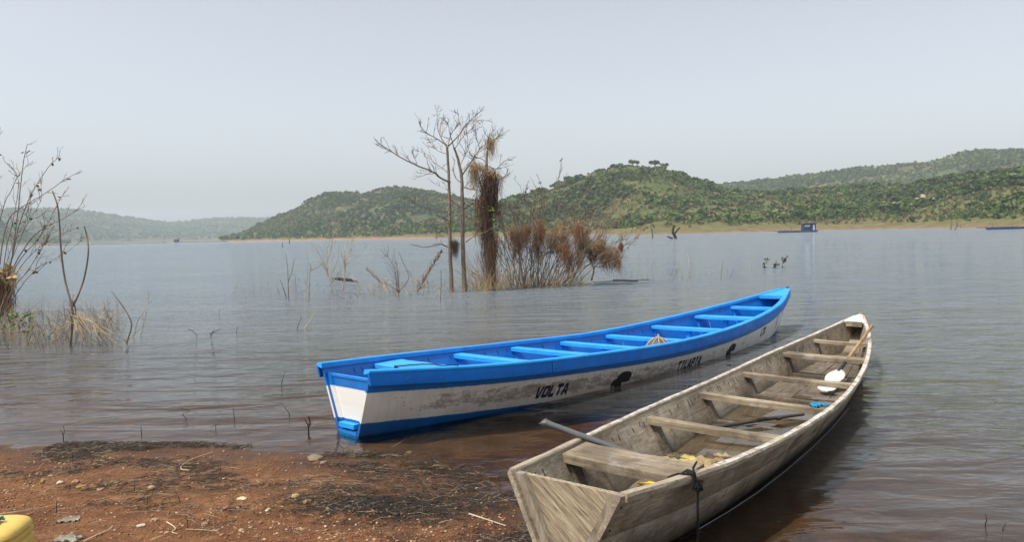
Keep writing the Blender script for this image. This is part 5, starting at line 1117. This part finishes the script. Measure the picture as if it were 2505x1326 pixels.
# ================================================================== THE BEACH
M_peb = NT('gravel_stones'); _t = M_peb.attr('tint'); M_peb = M_peb.fin(M_peb.ramp(_t, [(0, (.085, .036, .02)), (.45, (.20, .095, .05)), (.75, (.28, .15, .08)), (.93, (.35, .22, .13)), (1, (.44, .32, .21))]), .9, None, .2)
ico = bmesh.new(); bmesh.ops.create_icosphere(ico, subdivisions=1, radius=1); ICO_V = np.array([v.co[:] for v in ico.verts]); ICO_F = np.array([[v.index for v in f.verts] for f in ico.faces]); ico.free()
def gravel(n, seed):
    r = np.random.default_rng(seed); px = r.uniform(-150, 1500, n * 3); py = 1075 + (1340 - 1075) * r.uniform(0, 1, n * 3) ** .9
    P = np.array([at(a, b, z=.06)[:2] for a, b in zip(px, py)]); s = shore_s(P[:, 0], P[:, 1]); cl = fbm(P[:, 0] * 1.2, P[:, 1] * 1.2, 77, 3)
    k = (s > -.25) & (s > r.uniform(-.2, .55, len(s))) & (cl > r.uniform(-.35, .08, len(s))); P = P[k][:n]; n = len(P)
    S = .0028 + .0075 * r.uniform(0, 1, n) ** 3.0; z = gz(P[:, 0], P[:, 1]); sc = np.stack([r.uniform(.8, 1.5, n), r.uniform(.7, 1.2, n), r.uniform(.35, .75, n)], -1) * S[:, None]; A = r.uniform(0, 6.28, n)
    V = ICO_V[None] * (1 + r.uniform(-.22, .22, (n, len(ICO_V), 1))) * sc[:, None, :]; c, s_ = np.cos(A)[:, None], np.sin(A)[:, None]
    X = V[..., 0] * c - V[..., 1] * s_ + P[:, 0:1]; Y = V[..., 0] * s_ + V[..., 1] * c + P[:, 1:2]; Z = V[..., 2] + (z + S * .2)[:, None]
    F = (ICO_F[None] + (np.arange(n) * len(ICO_V))[:, None, None]).reshape(-1, 3)
    o = np_mesh('gravel', np.stack([X, Y, Z], -1).reshape(-1, 3), F, M_peb, {'tint': np.repeat(np.clip(r.beta(2, 2.2, n) + (S > .0075) * .22, 0, 1), len(ICO_V))}); return tag(o, 'loose red brown gravel scattered over the beach', 'gravel', kind='stuff')
gravel(8000, 81)
def gp(px, py, lift=0.0):
    p = at(px, py, z=.06)
    for _ in range(4): p = at(px, py, z=float(gz(p.x, p.y)))
    return Vector((p.x, p.y, p.z + lift))
def stone(px, py, w, col, label, seed, flat=.5):
    q = random.Random(seed); bm = bmesh.new(); bmesh.ops.create_icosphere(bm, subdivisions=2, radius=1)
    for v in bm.verts: n = float(fbm(v.co.x * 1.3 + seed * 3.1, v.co.y * 1.3 + v.co.z * 1.7, seed, 3)); v.co *= 1 + 1.1 * n; v.co.x *= w; v.co.y *= w * q.uniform(.55, .85); v.co.z *= w * flat
    m = MB(); m.add([v.co.copy() for v in bm.verts], [[v.index for v in f.verts] for f in bm.faces]); bm.free(); o = m.build('stone', simple('stone_%d' % seed, col, .85, .25, 40, .5, .003), None, .55)
    p = gp(px, py); o.location = (p.x, p.y, p.z + w * flat * .45); o.rotation_euler = (0, 0, q.uniform(0, 6)); tag(o, label, 'stone')
PK, OC, WH, GY = (.34, .22, .14), (.27, .16, .06), (.46, .39, .29), (.22, .17, .13)
for i, (px, py, w, col, lab, fl) in enumerate([
    (106, 1181, .026, (.26, .16, .05), 'angular ochre stone, leftmost of the row above the jerrycan', .7), (148, 1184, .028, WH, 'pale flat stone right of the angular ochre one', .45), (186, 1182, .027, PK, 'pale pinkish stone just behind the flat ochre one', .6), (197, 1194, .036, OC, 'flat ochre stone lying on its side among pale ones', .35), (245, 1199, .026, PK, 'thin pinkish flake leaning right of the flat ochre stone', .3), (124, 1166, .018, PK, 'small pinkish stone farther up behind the row', .5),
    (370, 1195, .026, PK, 'pinkish stone beside the upright twig in mid beach', .45), (547, 1174, .013, WH, 'small white stone near the curved pale stem', .6), (344, 1289, .024, WH, 'whitish flat stone low on the beach left of the crooked straw', .4), (378, 1276, .022, PK, 'pinkish stone above the whitish flat one', .55), (770, 1127, .060, (.20, .15, .10), 'largest rounded stone at the water’s edge near the blue stern', .45), (790, 1135, .030, GY, 'darker stone half in water right of the largest rounded one', .4),
    (723, 1217, .030, (.33, .25, .12), 'yellowish stone at the left end of the dark stain', .5), (752, 1233, .028, (.24, .15, .07), 'brown stone below the yellowish one on the dark stain', .7), (800, 1246, .014, WH, 'small white stone lying on the dark stain', .5), (656, 1251, .020, (.45, .37, .20), 'cream stone left of the dark stain', .6), (796, 1290, .012, WH, 'small white chip below the dark stain', .5), (737, 1297, .018, PK, 'pinkish flat stone below and left of the dark stain', .4),
    (1117, 1208, .015, WH, 'small pale stone on the beach near the weathered boat', .6), (1166, 1198, .015, WH, 'small pale stone at the damp edge by the weathered boat', .6), (1115, 1246, .015, PK, 'pinkish chip above the pale straight stick', .5), (1000, 1110, .03, GY, 'dull stone in the shallows beside the blue hull', .4), (640, 1282, .018, (.26, .13, .07), 'reddish stone left of the pinkish flat one', .6), (590, 1300, .018, PK, 'pale stone near the bottom centre of the beach', .5), (500, 1285, .018, PK, 'pinkish stone between crooked straw and reddish stone', .5)]): stone(px, py, w, col, lab, 300 + i, fl)
def ground_stick(name, pts, r0, r1, mat, label, lift=.008, cat='stick', sub=()):
    m = MB(); c = gp(*pts[0]); P = [gp(x, y, lift) - c for x, y in pts]; limb(m, P, r0, r1, 5, 4)
    for s_ in sub: limb(m, [gp(x, y, lift) - c for x, y in s_], r0 * .6, r1 * .6, 5, 3)
    o = m.build(name, mat, None, 1.0); o.location = c; tag(o, label, cat)
def up_twig(pts, label, r=.0035, sub=()):
    c = gp(*pts[0]); m = MB(); limb(m, [Vector((0, 0, -.02))] + [at(x, y, Y=c.y) - c for x, y in pts], r, r * .4, 5, 3)
    for s_ in sub: limb(m, [at(x, y, Y=c.y) - c for x, y in s_], r * .7, r * .3, 4, 2)
    o = m.build('upright_twig', M_darkstick, None, 1.0); o.location = c; tag(o, label, 'twig')
M_straw = simple('bleached_straw', (.55, .45, .29), .7, .2, 20)
ground_stick('curved_stem', [(462, 1155), (444, 1153), (447, 1142), (473, 1126), (521, 1110)], .0035, .002, M_straw, 'hook-shaped pale stem lying on the beach', .012, 'stem')
ground_stick('straw', [(205, 1330), (240, 1313), (266, 1301), (276, 1291)], .004, .0015, M_straw, 'straight pale straw at the bottom left beside the jerrycan', .01, 'straw')
ground_stick('straw', [(0, 1263), (50, 1256), (98, 1246)], .003, .0015, M_straw, 'long pale straw running behind the jerrycan', .012, 'straw')
ground_stick('straw', [(408, 1282), (429, 1297), (421, 1307), (434, 1311)], .0035, .002, M_straw, 'crooked pale straw low on the beach', .01, 'straw')
ground_stick('straw', [(372, 1326), (385, 1320), (398, 1316)], .003, .0015, M_straw, 'short pale straw at the bottom edge below the crooked one', .01, 'straw')
ground_stick('straw', [(455, 1300), (490, 1301), (525, 1304)], .002, .001, M_straw, 'thin straw lying level right of the crooked one', .01, 'straw')
ground_stick('straight_stick', [(1147, 1261), (1190, 1275), (1238, 1291)], .006, .004, M_pale, 'straight pale stick on the beach left of the weathered transom', .008)
ground_stick('dark_stick', [(728, 1227), (760, 1225), (793, 1222)], .005, .004, M_darkstick, 'straight dark stick across the left of the dark stain', .010)
ground_stick('driftwood', [(845, 1090), (860, 1105), (835, 1118)], .003, .002, M_darkstick, 'dark bent root by the foot of the blue stern', .008)
ground_stick('driftwood', [(960, 1100), (985, 1085), (1005, 1062)], .004, .002, M_pale, 'pale bent twig lying against the blue hull', .02, sub=[[(985, 1085), (1010, 1075), (1018, 1060)]])
for pts, lab in [([(328, 1202), (329, 1190), (329, 1178)], 'upright twig in mid beach, left of the leaning one'), ([(373, 1212), (376, 1200), (379, 1187)], 'leaning dark twig right of the upright mid beach twig'), ([(138, 1255), (138, 1240), (139, 1224)], 'tall thin twig above the upper crumpled leaf'), ([(360, 1232), (361, 1223), (361, 1214)], 'short thick twig below the leaning dark one'), ([(440, 1229), (436, 1215), (428, 1202)], 'twig slanting left among the pale stones'), ([(539, 1160), (540, 1150), (540, 1140)], 'short twig by the hook-shaped stem'), ([(178, 1136), (178, 1122), (178, 1106)], 'thin twig near the waterline at far left'), ([(460, 1298), (459, 1280), (457, 1268)], 'thin twig right of the crooked straw'), ([(838, 1118), (840, 1100), (824, 1082)], 'dark root rising at the blue boat’s stern foot'), ([(790, 1278), (788, 1272), (793, 1267)], 'tiny forked twig below the dark stain')]: up_twig(pts, lab)
# weed litter washed up along the waterline
_lx = np.arange(-8, 3, .04); _ly = np.arange(1.5, 9, .04); _LX, _LY = np.meshgrid(_lx, _ly); SS = shore_s(_LX, _LY); ZZ = gz(_LX, _LY); CL = fbm(_LX * 1.7, _LY * 3.4, 91, 4)
def fast(A, x, y): return float(A[min(max(int((y - 1.5) / .04 + .5), 0), len(_ly) - 1), min(max(int((x + 8) / .04 + .5), 0), len(_lx) - 1)])
def fast_s(x, y): return fast(SS, x, y)
def fast_z(x, y): return fast(ZZ, x, y)
def litter(name, n, mat, srange, seed, label, r=.0016, lens=(.03, .16), cluster=0.0, spot=None):
    q = random.Random(seed); m = MB(); c = 0; tries = 0
    while c < n and tries < n * 30:
        tries += 1
        if spot: x = spot[0] + q.gauss(0, spot[2]); y = spot[1] + q.gauss(0, spot[3])
        else: px = q.uniform(-60, 1320); py = q.uniform(1070, 1330); p = at(px, py, z=.05); x, y = p.x, p.y
        s_ = 0.0 if spot else fast_s(x, y)
        if not spot and (s_ < srange[0] or s_ > srange[1] or q.random() > math.exp(-max(s_ - .1, 0) / (srange[1] * .4))): continue
        if cluster and fast(CL, x, y) < cluster: continue
        if not spot and x > -.95 and q.random() < .72: continue
        z = max(fast_z(x, y), .0); a = q.gauss(0, .9); L = q.uniform(*lens); d = Vector((math.cos(a), math.sin(a), 0)); nrm = Vector((-d.y, d.x, 0)); k = q.gauss(0, .22) * L; b = Vector((x, y, z + q.uniform(.001, .008)))
        m.tube([b - d * L / 2, b + nrm * k + Vector((0, 0, q.uniform(0, .012))), b + d * L / 2 + Vector((0, 0, q.uniform(-.002, .012)))], [r * .7, r, r * .5], 3, False); c += 1
    return tag(m.build(name, mat, None, None, False), label, 'litter', kind='stuff')
litter('dark_litter', 2000, M_darkstick, (-.28, 1.5), 91, 'dark rotted weed stems washed up along the waterline', .0024, (.02, .13), .05)
litter('brown_litter', 700, M_reed_d, (-.22, 1.6), 92, 'grey brown stem litter strewn near the waterline', .0018, (.03, .16), .02)
litter('straw_litter', 260, M_reed, (-.15, 2.0), 93, 'thin pale stem litter strewn over the beach', .0014, (.04, .2), -.05)
litter('stain_litter', 1500, M_darkstick, (0, 9), 94, 'black fibrous rubbish lying on the dark stain', .0020, (.008, .05), 0, (-.83, 4.55, .34, .16))
litter('shore_wrack', 1500, M_darkstick, (-.16, .5), 95, 'dark line of rotted weed along the very edge of the water', .0022, (.02, .10), -.04)
# crumpled grey leaves
M_gl = simple('grey_dry_leaf', (.23, .205, .16), .85, .5, 24, .5); p = gp(168, 1275); crumple('dry_leaf', M_gl, (p.x, p.y, p.z + .001), (.115, .07), .045, 'upper one of two crumpled grey leaves by the jerrycan', 'leaf', 12, rz=.3, n=10)
p = gp(165, 1322); crumple('dry_leaf', M_gl, (p.x, p.y, p.z + .001), (.13, .08), .05, 'lower one of two crumpled grey leaves by the jerrycan', 'leaf', 17, rz=-.1, n=10)
p = gp(592, 1222); crumple('paper_scrap', simple('cream_scrap', (.56, .47, .28), .8), (p.x, p.y, p.z + .001), (.06, .045), .03, 'crumpled cream scrap in mid beach left of the dark stain', 'scrap', 23, rz=.2, n=8)
# jerrycan
M_can = simple('yellow_jerrycan_plastic', (.66, .47, .115), .5, .12, 5, .06, .003, .4); M_cord = simple('teal_cord', (.10, .22, .20), .8, .3, 40)
def jerrycan():
    c = gp(-60, 1400); c = Vector((-2.66, 3.54, float(gz(np.array([-2.66]), np.array([3.54]))[0]) - .04)); rt = empty('jerrycan', c, (0, 0, math.radians(8))); tag(rt, 'yellow plastic jerrycan with ribbed sides at the lower left corner', 'jerrycan')
    hx, hy = .285, .165; m = MB(); rings = []
    def ring(z, ins, rad):
        R = []
        for k in range(40):
            a = 2 * math.pi * k / 40; ca, sa = math.cos(a), math.sin(a); e = .42
            R.append(((hx - ins) * math.copysign(abs(ca) ** e, ca), (hy - ins) * math.copysign(abs(sa) ** e, sa), z))
        return R
    for z, ins in [(0, .03), (.012, .008), (.03, 0), (.165, 0), (.172, .002), (.178, .011), (.186, .011), (.192, .002), (.205, .002), (.211, .012), (.220, .012), (.226, .003), (.240, .006), (.252, .016), (.262, .034), (.270, .062), (.275, .10)]: rings.append(ring(z, ins, 0))
    m.loft(rings); m.build('body', M_can, rt, .9)
    m = MB(); x = .205; pr = [(x, -hy - .004, .02), (x + .006, -hy - .005, .14), (x + .004, -hy - .004, .20), (x, -hy + .012, .245), (x - .008, -hy + .05, .272), (x - .03, -.04, .281), (x - .035, 0, .285)]
    m.tube([Vector(p) for p in pr], .0045, 6); m.build('cord', M_cord, rt, 1.0)
    m = MB()
    for k in range(5): q = random.Random(k); m.tube([Vector((x - .035, -.03, .286)) + Vector((q.uniform(-.03, .03), q.uniform(-.05, .04), q.uniform(-.004, .02))) for _ in range(4)], .006, 6)
    m.tube([(x - .04, -.03, .284), (x - .075, -.07, .279), (x - .10, -.085, .277)], .004, 5); m.build('cord_knot', M_cord, rt, 1.0)
    m = MB(); m.box((x - .02, -hy - .002, .10), (.009, .006, .045)); m.build('slot', M_dark, rt)
    m = MB(); m.tube([(-.22, .02, .268), (-.22, .02, .315)], [.035, .033], 14); m.build('cap', M_can, rt, .9)
    m = MB(); m.tube([(-.16, 0, .27), (-.15, 0, .315), (-.10, 0, .325), (-.04, 0, .315), (-.03, 0, .27)], .016, 8); m.build('handle', M_can, rt, 1.0)
jerrycan()

GROUPS = {'stone': 'loose stones on the beach', 'water_stick': 'sticks standing in the lake', 'standing_stem': 'stems left of the bare trees', 'upright_twig': 'upright twigs on the beach', 'straw': 'pale straws on the beach', 'boulder': 'pale boulders on the right slope', 'dead_snag': 'dead snags far out in the lake', 'dead_tree': 'bare trunks in the lake', 'wooden_canoe': 'wooden boats at the beach', 'dry_leaf': 'crumpled grey leaves by the jerrycan', 'ridge_tree': 'single trees on the near hill', 'shore_tree': 'single trees on the near hill', 'slope_tree': 'single trees on the near hill', 'shore_bush': 'single trees on the near hill', 'leafy_stem': 'leafy stems beyond the blue bow', 'raft': 'fish farm rafts', 'pale_shrub': 'pale shrubs left of the bare trees', 'bleached_reed': 'stems at the left reeds', 'leaning_branch': 'leaning branches by the bare trees', 'floating_debris': 'debris floating near the thicket', 'driftwood': 'roots and twigs by the blue hull'}
for o in list(scene.objects):
    if o.parent is None and o.get('category') and not o.get('kind'):
        g_ = GROUPS.get(o.name.split('.')[0])
        if g_: o['group'] = g_
